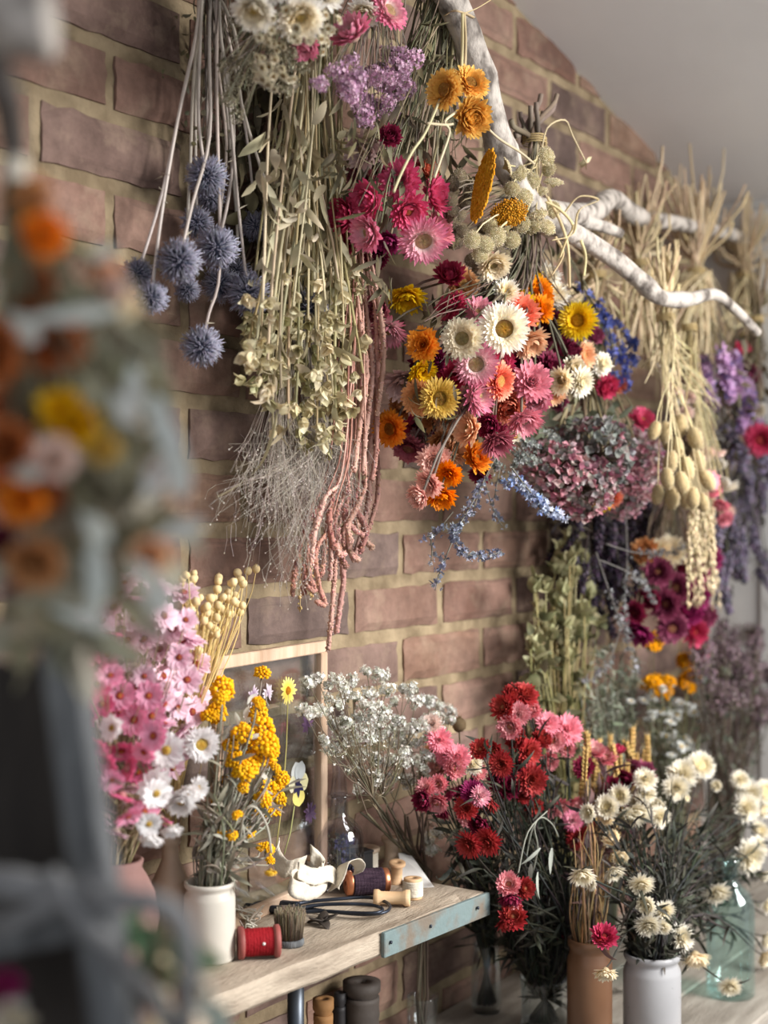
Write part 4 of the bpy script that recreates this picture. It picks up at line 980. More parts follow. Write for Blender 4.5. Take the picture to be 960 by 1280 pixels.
# ---- three golden strawflowers beside the trunk
t = thing('gold_strawflower_sprig', 'three golden strawflowers on wiry stems across the birch trunk', 'dried flowers', P(572,130,.26), HANG); sb = MB(P(572,130,.26))
for px, py, rp, sp, fx, fy, sc in ((556,112,22,'gold:o',-.7,-.1,1), (588,104,21,'gold:o',.4,.35,1), (588,145,22,'gold:b',.5,-.5,1)):
    p = P(px, py, .26); head(sp, t, p, fdir(fx, fy), rp*mpp(p))
for pp_ in ([(550,124),(532,165),(515,190),(500,220),(492,240)], [(570,140),(556,152),(562,165),(552,196),(543,222)], [(600,150),(622,172),(650,190),(668,205)], [(534,154),(556,156),(566,155)]):
    ps = smooth_path([P(x, y, .255) for x, y in pp_], 5); sb.tube(ps, .0016, jit((190,176,146), 10), n=6)
sb.build('stem', M['stem'], t)
# raffia tied round the trunk
def raffia(name, label, strips):
    o = None; a = strips[0]; t = thing(name, label, 'raffia', P(*a[0]), None)
    for st in strips:
        ps = smooth_path([P(*q) for q in st], 5); mb = MB(ps[0].copy()); vs, fs = [], []
        for i, p in enumerate(ps):
            for k in (-1, 1): vs.append(p+(RT*.8+UP*.4)*(.0022*k)+FW*(.0006*math.sin(i*.7+k)))
        for i in range(len(ps)-1): fs.append((i*2, i*2+1, i*2+3, i*2+2))
        mb.add(vs, fs, jit((214,196,152), 10)); oo = mb.build('raffia_strand', M['leaf'], t); oo.modifiers.new('thick', 'SOLIDIFY').thickness = .0008
    return t
raffia('raffia_tie', 'raffia tie knotted round the upper birch trunk, its ends hanging', [[(580,16,.245), (596,10,.25), (612,0,.25)], [(580,16,.245), (582,50,.25), (581,86,.25)], [(578,16,.245), (578,52,.25), (577,84,.25)], [(556,20,.2), (566,14,.235), (580,16,.245), (592,22,.235)]])
raffia('raffia_tie', 'raffia bow tied round the branch where it forks', [[(682,252,.26), (700,262,.27), (716,282,.265), (708,300,.27), (700,322,.275)], [(690,300,.265), (716,292,.27), (724,262,.265), (748,250,.25), (724,246,.25), (706,266,.26)], [(684,246,.255), (700,276,.265), (710,310,.27), (712,360,.27)], [(694,296,.26), (704,318,.27), (690,344,.27)], [(726,300,.265), (732,320,.27), (730,345,.27)]])

# ---- yarrow: ochre plate, cream lace, dark cut stems upright
def yarrow():
    tie = P(668,176,.215); t = thing('yarrow_bunch', 'ochre and cream yarrow hung head down, its dark cut stems standing above', 'dried flowers', tie, HANG); sb = MB(tie.copy())
    for px, py, h in [(640,150,60), (654,140,55), (660,132,70), (670,128,66), (676,118,60), (684,140,58), (692,128,50), (648,165,40), (700,118,66), (665,150,54)]:
        e = P(px+ru(-5, 5), py, .215+ru(-.02, .02)); s0 = tie+RT*ru(-.012, .012)+rv(.004); sb.tube(bez(s0, s0+UP*.03, e-UP*.02, e, 6), ru(.0028, .0042), jit((92,80,70), 12), col1=jit((128,116,104), 10), n=7)
    p = P(604,232,.255); o = put('yarrow_plate', shared('yarrow_plate', lambda: yarrow_mesh((190,126,26), (214,156,48), 420, .16), M['fuzz']), t, p, fdir(-.85, .25, .5), 33*mpp(p), 0, sc=(.62, 1.45, .8)); o['label'] = 'ochre yarrow plate seen edge on'
    p = P(636,266,.25); put('yarrow_plate', shared('yarrow_plate2', lambda: yarrow_mesh((186,126,30), (206,150,52), 200, .2), M['fuzz']), t, p, fdir(.1, -.8, .6), 24*mpp(p))
    cr = [shared(('yarrow_head', i), lambda: yarrow_mesh((210,194,152), (236,226,196), 120, .3), M['fuzz']) for i in range(3)]
    for px, py, rp in [(683,195,13), (692,228,13), (686,212,10), (648,216,12), (664,226,12), (655,246,13), (640,236,11), (672,268,14), (690,262,12), (652,280,12), (664,282,13), (684,284,12), (676,240,10), (634,208,12), (640,300,12), (622,296,13), (606,306,13), (590,300,12), (600,318,11), (632,286,12), (612,282,11)]:
        p = P(px, py, ru(.23, .265)); n = (-UP*.25+rv(.4)-FW*.9+RT*.2); put('yarrow_head', cr[R.randrange(3)], t, p, n, rp*mpp(p)); sb.tube(stem_path(tie+RT*.004+rv(.004), p-n.normalized()*.5*rp*mpp(p), .3, 7, .006, Vector((0, 0, -1))), .0011, jit((206,190,150), 12), n=4)
    gr = [shared(('grey_yarrow_head', i), lambda: yarrow_mesh((132,118,102), (166,152,132), 120, .4), M['fuzz']) for i in range(2)]
    for px, py in shape_pts(26, [(575,235,20,34), (590,285,24,30), (610,320,24,20), (565,290,18,24)]):
        p = P(px, py, ru(.19, .23)); put('yarrow_head', gr[R.randrange(2)], t, p, -UP*.2+rv(.4)-FW*.9, ru(9, 13)*mpp(p)); sb.tube(stem_path(tie+rv(.004), p, .3, 7, .006, Vector((0, 0, -1))), .001, jit((120,108,92), 12), n=4)
    # wiry broken stem to the right
    sb.tube(smooth_path([P(676,196,.24), P(684,160,.245), P(706,150,.25), P(716,170,.25), P(732,202,.25)], 4), .0012, (196,180,146), n=5)
    for q in range(5): sb.leaf(P(733,203,.25), rv(1), .012, .004, (206,192,156), bend=1, seg=3)
    stuff(sb.build('stem_bundle', M['stem'], t)); twine(t, tie, UP, .016)
yarrow()

# ---- the big strawflower bunch
main_heads = """508,369,19,yellow:h,.15,.0,-.9;474,387,16,dusty:b,.13;485,411,20,pinkw:hn,.15,-.1,-.8;616,329,17,cream:h,.26,.2,-.6;604,326,13,salmon:h,.24;578,355,19,tan:o,.2,.3,.2;562,346,16,crimson:b,.19;566,384,18,crimson:f,.21;
631,367,15,white:hn,.24;662,350,15,yellow:f,.22;682,346,16,white:fn,.22;690,371,17,white:hn,.23;650,382,15,yellow:b,.24;671,368,18,amber:f,.23,.2,0;675,387,16,amber:f,.24;630,411,27,bigwhite:on,.285,.05,-.1,1;648,393,21,coral:h,.25,.4,.4;
578,423,21,cream:o,.27,-.15,-.1;594,438,15,cream:h,.25;597,392,16,pinkw:h,.24;661,425,19,peach:h,.275,.5,-.9;529,431,18,orange:f,.21,-.2,0;526,462,15,yellow:h,.20,.4,-.6;545,452,14,magenta:bn,.2;595,455,23,pinkw:on,.26,0,-.2,1;623,452,16,hot:b,.24;647,456,14,maroon:f,.25;
686,460,17,maroon:f,.25;690,412,22,maroon:f,.225;664,478,21,lightpink:f,.28,.1,.1;668,496,17,pinkw:b,.26;624,477,20,coral:o,.27,.6,-.1;634,507,18,coral:b,.25,0,-.3;654,523,20,lightpink:hn,.28,.3,-.8;507,476,22,mauve:h,.17,-.2,-.7;567,474,18,crimson:h,.22,-.2,.4;
524,497,19,tan:o,.2,-.3,-.2;549,498,21,olive:on,.23,.15,-.2,1;580,502,20,mauve:h,.23,.3,-.5;594,494,22,pink:hn,.25,.7,-.2;488,536,19,orange:o,.14,-.4,-.1;511,560,18,dusty:o,.14,-.2,-.6;521,536,16,hot:h,.13;561,548,17,dusty:b,.17;588,537,18,peach:h,.24,-.7,.1;612,532,13,burgundy:b,.26;620,550,19,dusty:hn,.265,.3,-.8;
543,576,18,salmon:f,.2,-.1,-.1;567,564,15,peach:h,.2,.5,.1;593,573,17,orange:h,.22,.5,.2;561,591,15,amber:f,.22;551,618,16,amber:h,.22,.1,-.8;537,604,16,salmon:f,.23,-.6,-.5;525,619,13,salmon:b,.235,-.8,-.5;722,401,20,yellow:on,.27,-.25,.1,1;710,441,14,maroon:b,.25;727,445,15,peach:h,.25;716,460,13,cream:h,.26;702,475,15,cream:hn,.27,-.4,-.2;725,477,16,ivory:fn,.27,.5,-.2;752,455,12,ivory:f,.25;
757,483,12,crimson:b,.22;773,480,9,coral:b,.2;650,444,13,maroon:b,.24;600,480,15,redpink:b,.23;610,500,13,crimson:b,.22;700,440,15,maroon:b,.22;668,442,14,burgundy:b,.22;540,520,16,tan:h,.17;560,520,17,peach:h,.19;636,536,13,hot:b,.22;570,400,15,dusty:h,.18;600,420,14,coral:b,.2;742,420,10,wine:b,.2;575,545,14,crimson:b,.18;690,490,14,peach:h,.25;655,408,13,maroon:b,.22;548,476,15,redpink:h,.19;505,505,15,tan:b,.13;530,548,14,wine:b,.14;600,590,12,burgundy:h,.2;640,470,14,crimson:b,.23;612,560,12,wine:b,.21"""
hd = []
for q in main_heads.replace('\n', '').split(';'):
    f = q.split(','); hd.append((float(f[0]), float(f[1]), float(f[2])*1.08, f[3], float(f[4])-.02) + tuple(float(x) for x in f[5:]))
for px, py in shape_pts(15, [(580,470,90,75), (560,530,60,40), (650,450,60,60), (620,400,60,50)]):
    hd.append((px, py, ru(15, 20), R.choice(['tan:h', 'dusty:b', 'mauve:h', 'peach:h', 'redpink:b', 'crimson:b', 'maroon:b', 'coral:b', 'salmon:h', 'burgundy:b', 'olive:h', 'pinkw:h']), ru(.11, .17)))
t = hang('strawflower_bunch', 'largest bunch of mixed strawflowers, yellow, cream, coral, pink and maroon', P(655,262,.20), 0, hd, (108,98,84), 610, 455, 130, r=.0017, fill=170, fillparts=[(620,400,90,70), (560,480,60,70), (690,420,60,60)], w0=.12, w1=.23,
    twine_r=.018, leaf=(260, [(620,400,100,80), (600,480,100,90), (690,330,40,40), (700,470,60,50)], 26, 3.2, (78,72,56), (112,104,80)))
p = P(643,545,.25); put('flower_head', shared('tiny_daisy', lambda: ammobium_mesh((240,236,214), (220,180,50)), M['petal']), t, p, fdir(.2, -.2), 10*mpp(p))['label'] = 'tiny white daisy with a yellow eye'

# ---- sea lavender sprigs trailing below
def sprig(name, label, sprays, cols, stemcol=(120,116,104), fl=26, r=.0032, group=HANG, cat='dried flowers'):
    """trailing sprays: paths of (px,py,w) thick with tiny florets towards the tips"""
    t = thing(name, label, cat, P(*sprays[0][0]), group)
    for s_ in sprays:
        ps = smooth_path([P(*q) for q in s_], 6); mb = MB(ps[0].copy()); mb.tube(ps, .0011, stemcol, .0006, n=5); m2 = len(ps); L = sum((ps[i+1]-ps[i]).length for i in range(m2-1))
        for j in range(int(fl*max(.4, L/.08))):
            k = 1-ru(0, .62)**1.0; i = min(m2-1, int(k*(m2-1))); d = rv(1).normalized(); q = ps[i]+d*ru(.002, .0075)
            mb.floret(q, d, r*ru(.7, 1.3), jit(R.choice(cols), 14), 5, ru(.3, 1), c0=jit(cols[0], 10)); 
            if j % 3 == 0: mb.tube([ps[i], q], .0004, stemcol, n=3)
            if j % 4 == 0: mb.leaf(q, d, ru(.004, .009), .0015, jit(mix(cols[0], (110,110,100), .5), 12), bend=ru(-1, 1), seg=3)
        mb.build('flower_spray', M['petal'], t)
    return t
sprig('sea_lavender_sprig', 'silvery blue sea lavender sprays trailing below the big strawflower bunch', [[(688,284,.228),(655,400,.19),(640,530,.2),(615,580,.21),(595,620,.215),(575,655,.215),(566,668,.215),(578,690,.22),(600,695,.22),(628,690,.22)], [(575,655,.2),(560,690,.2),(550,715,.2),(544,738,.2)], [(566,640,.19),(545,665,.19),(530,672,.19)], [(612,590,.2),(600,615,.205),(588,645,.205)], [(626,580,.2),(622,600,.2),(618,622,.2)], [(605,600,.18),(618,640,.18),(628,658,.18)], [(538,672,.19),(540,690,.19),(538,704,.19)]], [(126,132,154), (154,160,176), (104,108,130), (186,190,196)])
sprig('statice_sprig', 'pale blue statice spray with bright blue tip beneath the hydrangeas', [[(640,585,.24),(655,605,.245),(672,625,.25),(690,640,.255),(704,646,.255)], [(640,585,.235),(650,600,.24),(660,618,.24),(676,636,.25)], [(648,590,.235),(640,600,.235),(634,606,.235)]], [(178,186,206), (200,206,218), (150,160,190), (120,150,214)], fl=60, r=.004)
sprig('statice_sprig', 'grey green leafy spray at the lower right of the strawflowers', [[(620,540,.2),(635,555,.21),(650,570,.215),(640,590,.215)], [(630,540,.2),(655,550,.21),(672,560,.21)], [(625,550,.2),(620,570,.205),(628,590,.21)], [(640,545,.2),(665,575,.2),(690,590,.2)], [(660,540,.2),(690,545,.2),(700,570,.2)]], [(140,146,142), (168,174,170), (110,116,108), (190,194,192)], fl=40, r=.0038)

# ---- blue larkspur
t = sprig('larkspur_bunch', 'deep blue larkspur sprays to the right of the big yellow strawflower', [[(700,300,.16),(735,360,.18),(757,395,.19),(764,420,.195),(768,440,.195)], [(700,300,.16),(740,370,.18),(772,410,.19),(790,425,.19),(794,440,.19)], [(700,300,.16),(740,380,.17),(775,440,.185),(782,470,.19),(783,488,.19)], [(700,300,.16),(725,350,.18),(742,380,.18),(758,402,.185)], [(720,340,.17),(770,430,.18),(796,452,.185)], [(720,340,.17),(760,420,.18),(768,462,.185),(775,480,.185)]], [(84,98,176), (104,120,200), (70,82,152), (136,144,206)], (126,122,96), fl=9, r=.0062)

# ---- hydrangeas
def hydrangea():
    tie = P(730,380,.12); t = thing('hydrangea_bunch', 'mottled pink and grey hydrangea heads hanging right of the strawflowers', 'dried flowers', tie, HANG); sb = MB(tie.copy())
    cs = [[(176,112,124), (146,88,100), (168,164,160), (122,122,118), (206,160,166)], [(150,150,146), (120,126,120), (190,190,186), (156,100,112), (96,92,88)], [(196,146,156), (170,108,124), (186,178,178), (130,120,118), (216,190,192)]]
    ms = [hydrangea_mesh(cs[i], 210).mesh('hydrangea_head', M['petal']) for i in range(3)]
    for px, py, rp, w, k in [(690,590,44,.2,0), (742,572,50,.225,1), (788,580,44,.2,2), (726,610,42,.22,0), (775,615,36,.2,2), (700,560,34,.17,1), (800,560,28,.17,2)]:
        p = P(px, py, w); n = -UP*.7-FW*.6+rv(.2); put('hydrangea_head', ms[k], t, p, n, rp*mpp(p), sc=(1, 1, .85))
        for _ in range(3): sb.tube(stem_path(tie+rv(.006), p+UP*.01+rv(.01), .3, 7, .005, Vector((0, 0, -1))), .0018, jit((128,116,92), 12), n=5)
    lb = MB(tie.copy())
    for px, py in shape_pts(60, [(720,530,60,24), (690,545,30,20), (760,525,40,16)]):
        p = P(px, py, ru(.15, .22)); lb.leaf(p, rv(1)-UP*.4, ru(.014, .03), ru(.004, .009), jit((92,100,80), 14), jit((126,130,112), 10), bend=ru(-1.4, 1.4), seg=4)
    stuff(sb.build('stem_bundle', M['stem'], t)); stuff(lb.build('dried_foliage', M['leaf'], t)); twine(t, tie, UP, .012)
    for px, py, rp, sp in ((822,572,0,''),):
        pass
hydrangea()
hang('strawflower_bunch', 'few pink and orange strawflowers half hidden among the hydrangeas', P(748,400,.15), 0, [(802,527,15,'hot:h',.2,.2,.5), (763,622,14,'coral:o',.225,.1,-.5), (758,484,14,'crimson:h',.18), (700,500,13,'wine:b',.17), (752,628,11,'yellow:h',.215,0,-.9), (805,606,17,'palepink:h',.19,.2,-.8)], (128,120,92), 760, 560, 70, fill=16, fillparts=[(750,490,50,30)], w0=.14, w1=.19)

# ---- bunny tails on long straw
def bunny():
    tie = P(832,398,.25); t = thing('bunny_tail_bunch', 'bunny tail grass with tan oval heads on straw stems under the branch fork', 'dried grass', tie, HANG); sb = MB(tie.copy()); ms = [shared(('bunny_tail', i), bunny_mesh, M['fuzz']) for i in range(2)]
    for px, py, rp in [(850,532,13), (831,540,12), (869,548,13), (838,578,13), (858,586,14), (872,578,14), (840,622,13), (822,618,11), (858,620,14), (818,538,11), (866,622,12), (884,600,12), (846,560,12), (852,604,13), (834,598,12), (878,628,11)]:
        p = P(px, py, ru(.27, .33)); n = -UP+RT*((px-845)/120)+rv(.15); put('bunny_tail', ms[R.randrange(2)], t, p, n, rp*1.3*mpp(p), sc=(1, 1, 1.05))
        sb.tube(stem_path(tie+RT*ru(-.01, .01)+rv(.004), p-n.normalized()*.008, .3, 8, .005, Vector((0, 0, -1))+RT*ru(-.2, .2)), .001, jit((206,190,150), 12), n=4)
    for px, py in shape_pts(34, [(850,460,30,40), (880,520,24,50), (815,470,14,30)]):
        e = P(px, py, ru(.2, .28)); sb.tube(stem_path(tie+rv(.008), e, .2, 7, .006, Vector((0, 0, -1))+RT*ru(-.2, .3)), .0011, jit((196,182,144), 14), n=4)
    stubs(sb, tie, 40, .1, .016, (208,190,152), .0016); stuff(sb.build('stem_bundle', M['stem'], t)); twine(t, tie, UP, .014)
bunny()
def puffs():
    tie = P(862,410,.23); t = thing('globe_amaranth_bunch', 'blush pink and white globe amaranth puffs at the right of the bunny tails', 'dried flowers', tie, HANG); sb = MB(tie.copy())
    for k, (px, py, rp, sp) in enumerate([(908,638,10,'palepink:f'), (902,630,10,'lightpink:f'), (906,648,10,'lightpink:f'), (912,606,11,'white:f'), (898,578,10,'white:f'), (890,600,11,'lightpink:f'), (898,565,9,'palepink:f'), (868,542,12,'palepink:f'), (856,516,11,'palepink:f'), (848,500,9,'white:f'), (840,470,11,'palepink:fn'), (832,460,11,'white:fn'), (846,486,10,'palepink:fn'), (884,565,10,'palepink:f'), (904,600,10,'white:f'), (892,614,10,'lightpink:f'), (880,590,9,'palepink:f'), (836,484,8,'palepink:fn'), (862,496,9,'palepink:fn')]):
        p = P(px, py, ru(.2, .28)); n = -UP+rv(.5)-FW*.4; head(sp, t, p, n, rp*mpp(p)); sb.tube(stem_path(tie+rv(.006), p, .3, 8, .005, Vector((0, 0, -1))), .0012, jit((192,176,134), 12), n=4)
    stuff(sb.build('stem_bundle', M['stem'], t)); twine(t, tie, UP, .012)
puffs()
def oats():
    tie = P(870,470,.2); t = thing('seed_tassel_bunch', 'long creamy seed tassels hanging in strands below the bunny tails', 'dried grass', tie, HANG)
    for i in range(24):
        x0, y0 = ru(862, 892), ru(610, 650); x1, y1 = x0+ru(-4, 14), ru(690, 770); w = ru(.17, .27); ps = smooth_path([tie+rv(.004), P((870+x0)/2, 560, w), P(x0, y0, w), P((x0+x1)/2+ru(-5, 5), (y0+y1)/2, w), P(x1, y1, w)], 5); mb = MB(ps[0].copy()); mb.tube(ps, .0009, (200,184,146), n=4); m2 = len(ps)
        for j in range(44):
            k = ru(.5, 1); q = ps[int(k*(m2-1))]; mb.blob(q+rv(.002), ru(.002, .0032), jit((222,204,168), 12), 0, .2, sc=(.8, .8, 1.7))
        mb.build('seed_tassel', M['fuzz'], t)
    twine(t, tie, UP, .01)
oats()
# ---- lilac larkspur at the far right
sprig('larkspur_bunch', 'lilac and blue larkspur hanging at the right below the branch tip', [[(890,400,.2),(900,440,.2),(908,470,.2),(912,500,.2)], [(890,400,.2),(915,440,.2),(922,462,.2),(918,490,.2)], [(890,400,.2),(885,450,.18),(884,480,.18),(892,510,.18)], [(890,400,.2),(930,470,.19),(938,500,.19),(944,530,.19)], [(890,400,.2),(900,460,.18),(930,500,.18),(925,540,.18)], [(890,400,.2),(905,450,.21),(912,470,.21)], [(880,420,.18),(880,470,.17),(878,500,.17)]], [(196,156,196), (212,178,212), (126,126,190), (178,140,182)], (150,138,108), fl=30, r=.0085)
hang('strawflower_bunch', 'crimson pink strawflowers at the right edge of the picture', P(945,400,.19), 0, [(950,550,18,'crimson:o',.22,-.1,-.2), (948,512,9,'white:b',.2), (936,470,14,'wine:b',.18), (925,440,12,'crimson:b',.18)], (120,108,88), 940, 500, 60, fill=60, leaf=(160, [(935,450,30,50), (920,520,36,60)], 26, 4, (84,74,62), (122,110,92)), fillparts=[(940,480,30,60)], w0=.10, w1=.2, stub=.12, stubn=26)
# ---- lavender, far right and the dark mass behind the hydrangeas
def lavender(name, label, tiepx, n, parts, cols, w0, w1, stemcol=(98,94,84), L=34, r=.0035):
    tie = P(*tiepx); t = thing(name, label, 'dried flowers', tie, HANG); sb = MB(tie.copy())
    ms = []
    for v in range(3):
        def f():
            mb = MB(); mb.tube([Vector((0, 0, -1)), Vector((0, 0, 1))], .03, stemcol, n=4)
            for j in range(54):
                z = -.9+1.85*j/54; a = j*2.4; rr = .17*(1-.5*max(0, z)); d = Vector((math.cos(a), math.sin(a), .5)); mb.blob(Vector((rr*math.cos(a), rr*math.sin(a), z)), ru(.07, .12), jit(R.choice(cols), 14), 0, .3, sc=(.8, .8, 1.6), ax=d)
            return mb
        ms.append(shared((name, label, v), f, M['fuzz']))
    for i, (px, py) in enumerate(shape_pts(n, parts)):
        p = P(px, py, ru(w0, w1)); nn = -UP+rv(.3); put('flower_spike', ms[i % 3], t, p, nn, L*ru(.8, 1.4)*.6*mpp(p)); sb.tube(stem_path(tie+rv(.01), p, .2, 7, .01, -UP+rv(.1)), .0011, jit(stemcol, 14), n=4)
    lb = MB(tie.copy())
    for px, py in shape_pts(220, parts):
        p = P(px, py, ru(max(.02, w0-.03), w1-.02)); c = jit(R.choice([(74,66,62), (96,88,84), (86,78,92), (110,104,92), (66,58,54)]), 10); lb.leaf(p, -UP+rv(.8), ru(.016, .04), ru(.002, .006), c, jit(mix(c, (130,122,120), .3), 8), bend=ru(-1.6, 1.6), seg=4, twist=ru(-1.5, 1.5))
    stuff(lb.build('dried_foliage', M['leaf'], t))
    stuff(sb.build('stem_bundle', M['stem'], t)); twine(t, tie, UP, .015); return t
lavender('lavender_bunch', 'greyish purple lavender in a thick bunch at the right edge', (930,420,.14), 100, [(930,630,36,90), (945,560,24,70), (905,690,22,60), (950,690,14,60)], [(124,112,132), (106,98,114), (142,130,150), (92,86,98)], .08, .18)
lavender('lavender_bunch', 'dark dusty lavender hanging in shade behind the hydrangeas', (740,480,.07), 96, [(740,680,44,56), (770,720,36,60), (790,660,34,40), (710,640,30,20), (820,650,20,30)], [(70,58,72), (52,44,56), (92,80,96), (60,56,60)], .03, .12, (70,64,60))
sprig('eucalyptus_sprig', 'thin silvery sprig crossing below the hydrangeas toward the right', [[(758,680,.17),(790,690,.18),(815,692,.185),(840,690,.19),(858,682,.19)], [(750,700,.17),(785,715,.18),(805,730,.185),(820,752,.19)], [(782,640,.16),(784,700,.16),(781,760,.165),(786,800,.165)], [(745,690,.15),(762,740,.16),(780,790,.165),(800,850,.165)], [(780,770,.15),(760,830,.15),(730,855,.15)]], [(150,150,152), (176,178,182), (120,120,124)], (134,130,126), fl=18, r=.0036)
# ---- magenta strawflowers low down at right
hang('strawflower_bunch', 'wine red strawflowers hanging low between lavender and seed tassels', P(838,560,.13), 0, [(822,715,17,'wine:h',.17), (845,735,17,'wine:o',.18), (868,745,17,'magenta:h',.18), (833,755,18,'wine:h',.18), (858,765,17,'magenta:b',.17), (840,785,18,'wine:o',.18), (866,790,16,'crimson:h',.17), (800,788,17,'magenta:h',.16), (882,700,18,'magenta:hn',.19), (870,715,14,'magenta:b',.18), (812,745,14,'burgundy:b',.16), (826,690,16,'cream:fn',.16), (838,690,18,'cream:hn',.165), (806,690,15,'tan:b',.15), (792,765,14,'burgundy:h',.15), (852,710,14,'burgundy:b',.16), (880,770,14,'wine:b',.17), (875,812,14,'wine:f',.16)],
     (112,100,84), 840, 750, 60, fill=40, fillparts=[(840,690,40,60)], w0=.1, w1=.17, leaf=(60, [(840,720,44,50)], 20, 3, (90,84,70), (116,106,86)))
# ---- straw ends of further bunches along the upper fork
def straw(label, tiepx, n, up, parts, col, w0, w1, spread=.03):
    tie = P(*tiepx); t = thing('straw_bunch', label, 'dried grass', tie, HANG); sb = MB(tie.copy())
    for px, py in shape_pts(n, parts):
        e = P(px, py, ru(w0, w1)); s0 = tie+RT*ru(-.012, .012)*2+rv(.004); c = jit(R.choice([col, mix(col, (150,130,96), .5), mix(col, (226,210,172), .5)]), 12); sb.tube(bez(s0, s0+(e-s0)*.3+rv(.012), e-(e-s0)*.3+rv(.012), e, 6), ru(.0012, .0024), c, n=5)
    stubs(sb, tie, int(n*.9), up, spread, mix(col, (176,150,126), .35), .0019); stuff(sb.build('stem_bundle', M['stem'], t)); twine(t, tie, UP, .017); return t
straw('straw stems tied under the fork, cut ends poking up right of the yellow strawflower', (745,345,.14), 60, .09, [(740,430,34,60), (690,390,30,40), (770,400,24,50)], (204,188,154), .1, .17, .02)
straw('dense straw bunch with tall cut ends on the middle of the upper fork', (800,330,.125), 70, .12, [(800,420,34,60), (830,440,30,60)], (204,186,152), .08, .15, .028)
straw('wide straw bunch with looped ends just left of the white boards', (870,340,.11), 90, .15, [(880,430,40,60), (850,420,30,50)], (210,194,160), .07, .15, .036)
straw('straw bunch at the right edge in front of the white boards', (930,345,.10), 70, .12, [(930,430,34,60)], (204,188,154), .06, .14, .036)
# ------------------------------------------------------------------ bouquets standing in the jars
VASE = 'dried bouquets standing in jars'
def bouquet(name, label, foot, mouth, heads, stemcol, cx, cy, Rr, mouth_r=.02, r=.0016, k=.8, j=.35, fill=0, fillparts=None, w0=.1, w1=.2, leaf=None, cat='dried flowers', lift=.0, foot_r=None, hk=1.0, twist=0):
    """stems rise from foot through mouth and fan out to the heads (px,py,r px,spec,w[,fx,fy[,fz]])"""
    t = thing(name, label, cat, foot, VASE); sb = MB(foot.copy()); fr = foot_r if foot_r is not None else mouth_r*.7; paths = []
    def stem(e, rr, c, n=9):
        a = ru(0, 6.28); q = math.sqrt(ru(0, 1)); d = Vector((math.cos(a)*q, math.sin(a)*q, 0)); f = foot-d*fr+UP*.004; m = mouth+d*mouth_r*.9
        L = (e-m).length; pts = [f, (f+m)/2+rv(.001)]+bez(m, m+(m-f).normalized()*L*.35+rv(.006), e-(e-m).normalized()*L*.3+rv(.012), e, n); sb.tube(pts, rr, c, rr*.6, n=4); paths.append(pts); return pts
    for h in heads:
        px, py, rp, spec, w = h[:5]; p = P(px, py, w); n = fdir(h[5], h[6], h[7] if len(h) > 7 else .6) if len(h) > 5 else facing(px, py, cx, cy, Rr, k, j); rm = rp*mpp(p)*hk
        head(spec, t, p, n, rm); stem(p-n*(rm*.3), r*ru(.8, 1.2), jit(stemcol, 14))
    if fill:
        for px, py in shape_pts(fill, fillparts): stem(P(px, py, ru(w0, w1)), r*ru(.5, 1), jit(stemcol, 18))
    stuff(sb.build('stem_bundle', M['stem'], t))
    if leaf:
        n, L, W, c1, c2 = leaf[:5]; lo, hi = (leaf[5], leaf[6]) if len(leaf) > 5 else (.3, 1); lb = MB(foot.copy())
        for _ in range(n):
            pa = R.choice(paths); i = int(len(pa)*ru(lo, hi)*.999); p = pa[i]; up = (pa[min(i+1, len(pa)-1)]-pa[max(i-1, 0)]).normalized()
            lb.leaf(p, up+rv(.55)-UP*ru(0, .5), L*ru(.6, 1.3), W*ru(.6, 1.3), jit(c1, 14), jit(c2, 14), bend=ru(-2.2, 2.2), seg=5, twist=ru(-2, 2))
        stuff(lb.build('dried_foliage', M['leaf'], t))
    return t, stem, paths
def parse(sx):
    out = []
    for q in sx.replace('\n', '').split(';'):
        f = q.split(','); out.append((float(f[0]), float(f[1]), float(f[2]), f[3], float(f[4])) + tuple(float(x) for x in f[5:]))
    return out

# ---- red everlastings
red = """643,872,17,red:b,.18,.2,.6;655,869,18,red:f,.19,.2,.7;630,885,18,red:hn,.19,-.4,.3;648,893,16,redpink:fn,.2,0,.1;638,908,16,redpink:h,.2,-.2,0;664,888,13,redpink:bn,.19;660,940,18,red:f,.2,.3,0;627,955,17,red:fn,.205,-.2,0;664,975,20,red:f,.215,.1,.0;647,925,15,red:b,.19;618,938,14,red:h,.18;
684,905,17,lightpink:fn,.2,.1,.4;709,912,21,lightpink:fn,.205,.2,.3;690,925,15,redpink:h,.2,.1,-.1;676,926,14,red:b,.2;685,950,13,redpink:b,.18;708,935,12,redpink:h,.19;601,938,14,red:h,.19,-.2,.4;
635,985,15,burgundy:b,.19;652,990,15,red:b,.2;610,1000,17,red:hn,.2;592,992,17,magenta:hn,.2,-.2,.4;583,1010,16,red:f,.19;610,1052,19,red:fn,.215,-.3,-.1;586,1055,19,red:fn,.205,-.4,-.2;600,1030,14,burgundy:b,.19;600,995,14,pinkw:fn,.215,.3,.2;
722,1046,18,red:fn,.23,.3,-.1;735,1036,13,red:f,.22;716,1026,14,pink:fn,.23,0,.3;700,1008,13,redpink:h,.2;688,1010,12,redpink:h,.19;667,1008,12,red:h,.19;716,1005,12,redpink:h,.21;
636,1106,16,redpink:h,.23,-.1,.3;655,1110,14,red:h,.235,.3,.1;638,1122,15,burgundy:b,.235;641,1148,18,red:h,.24,0,.5;632,1152,13,red:b,.235;641,1133,13,redpink:b,.235;703,1168,9,burgundy:h,.2;640,960,13,burgundy:b,.18;622,975,14,burgundy:b,.18;655,955,13,burgundy:b,.18"""
mr = T(680, 1232, TABLE+.055)
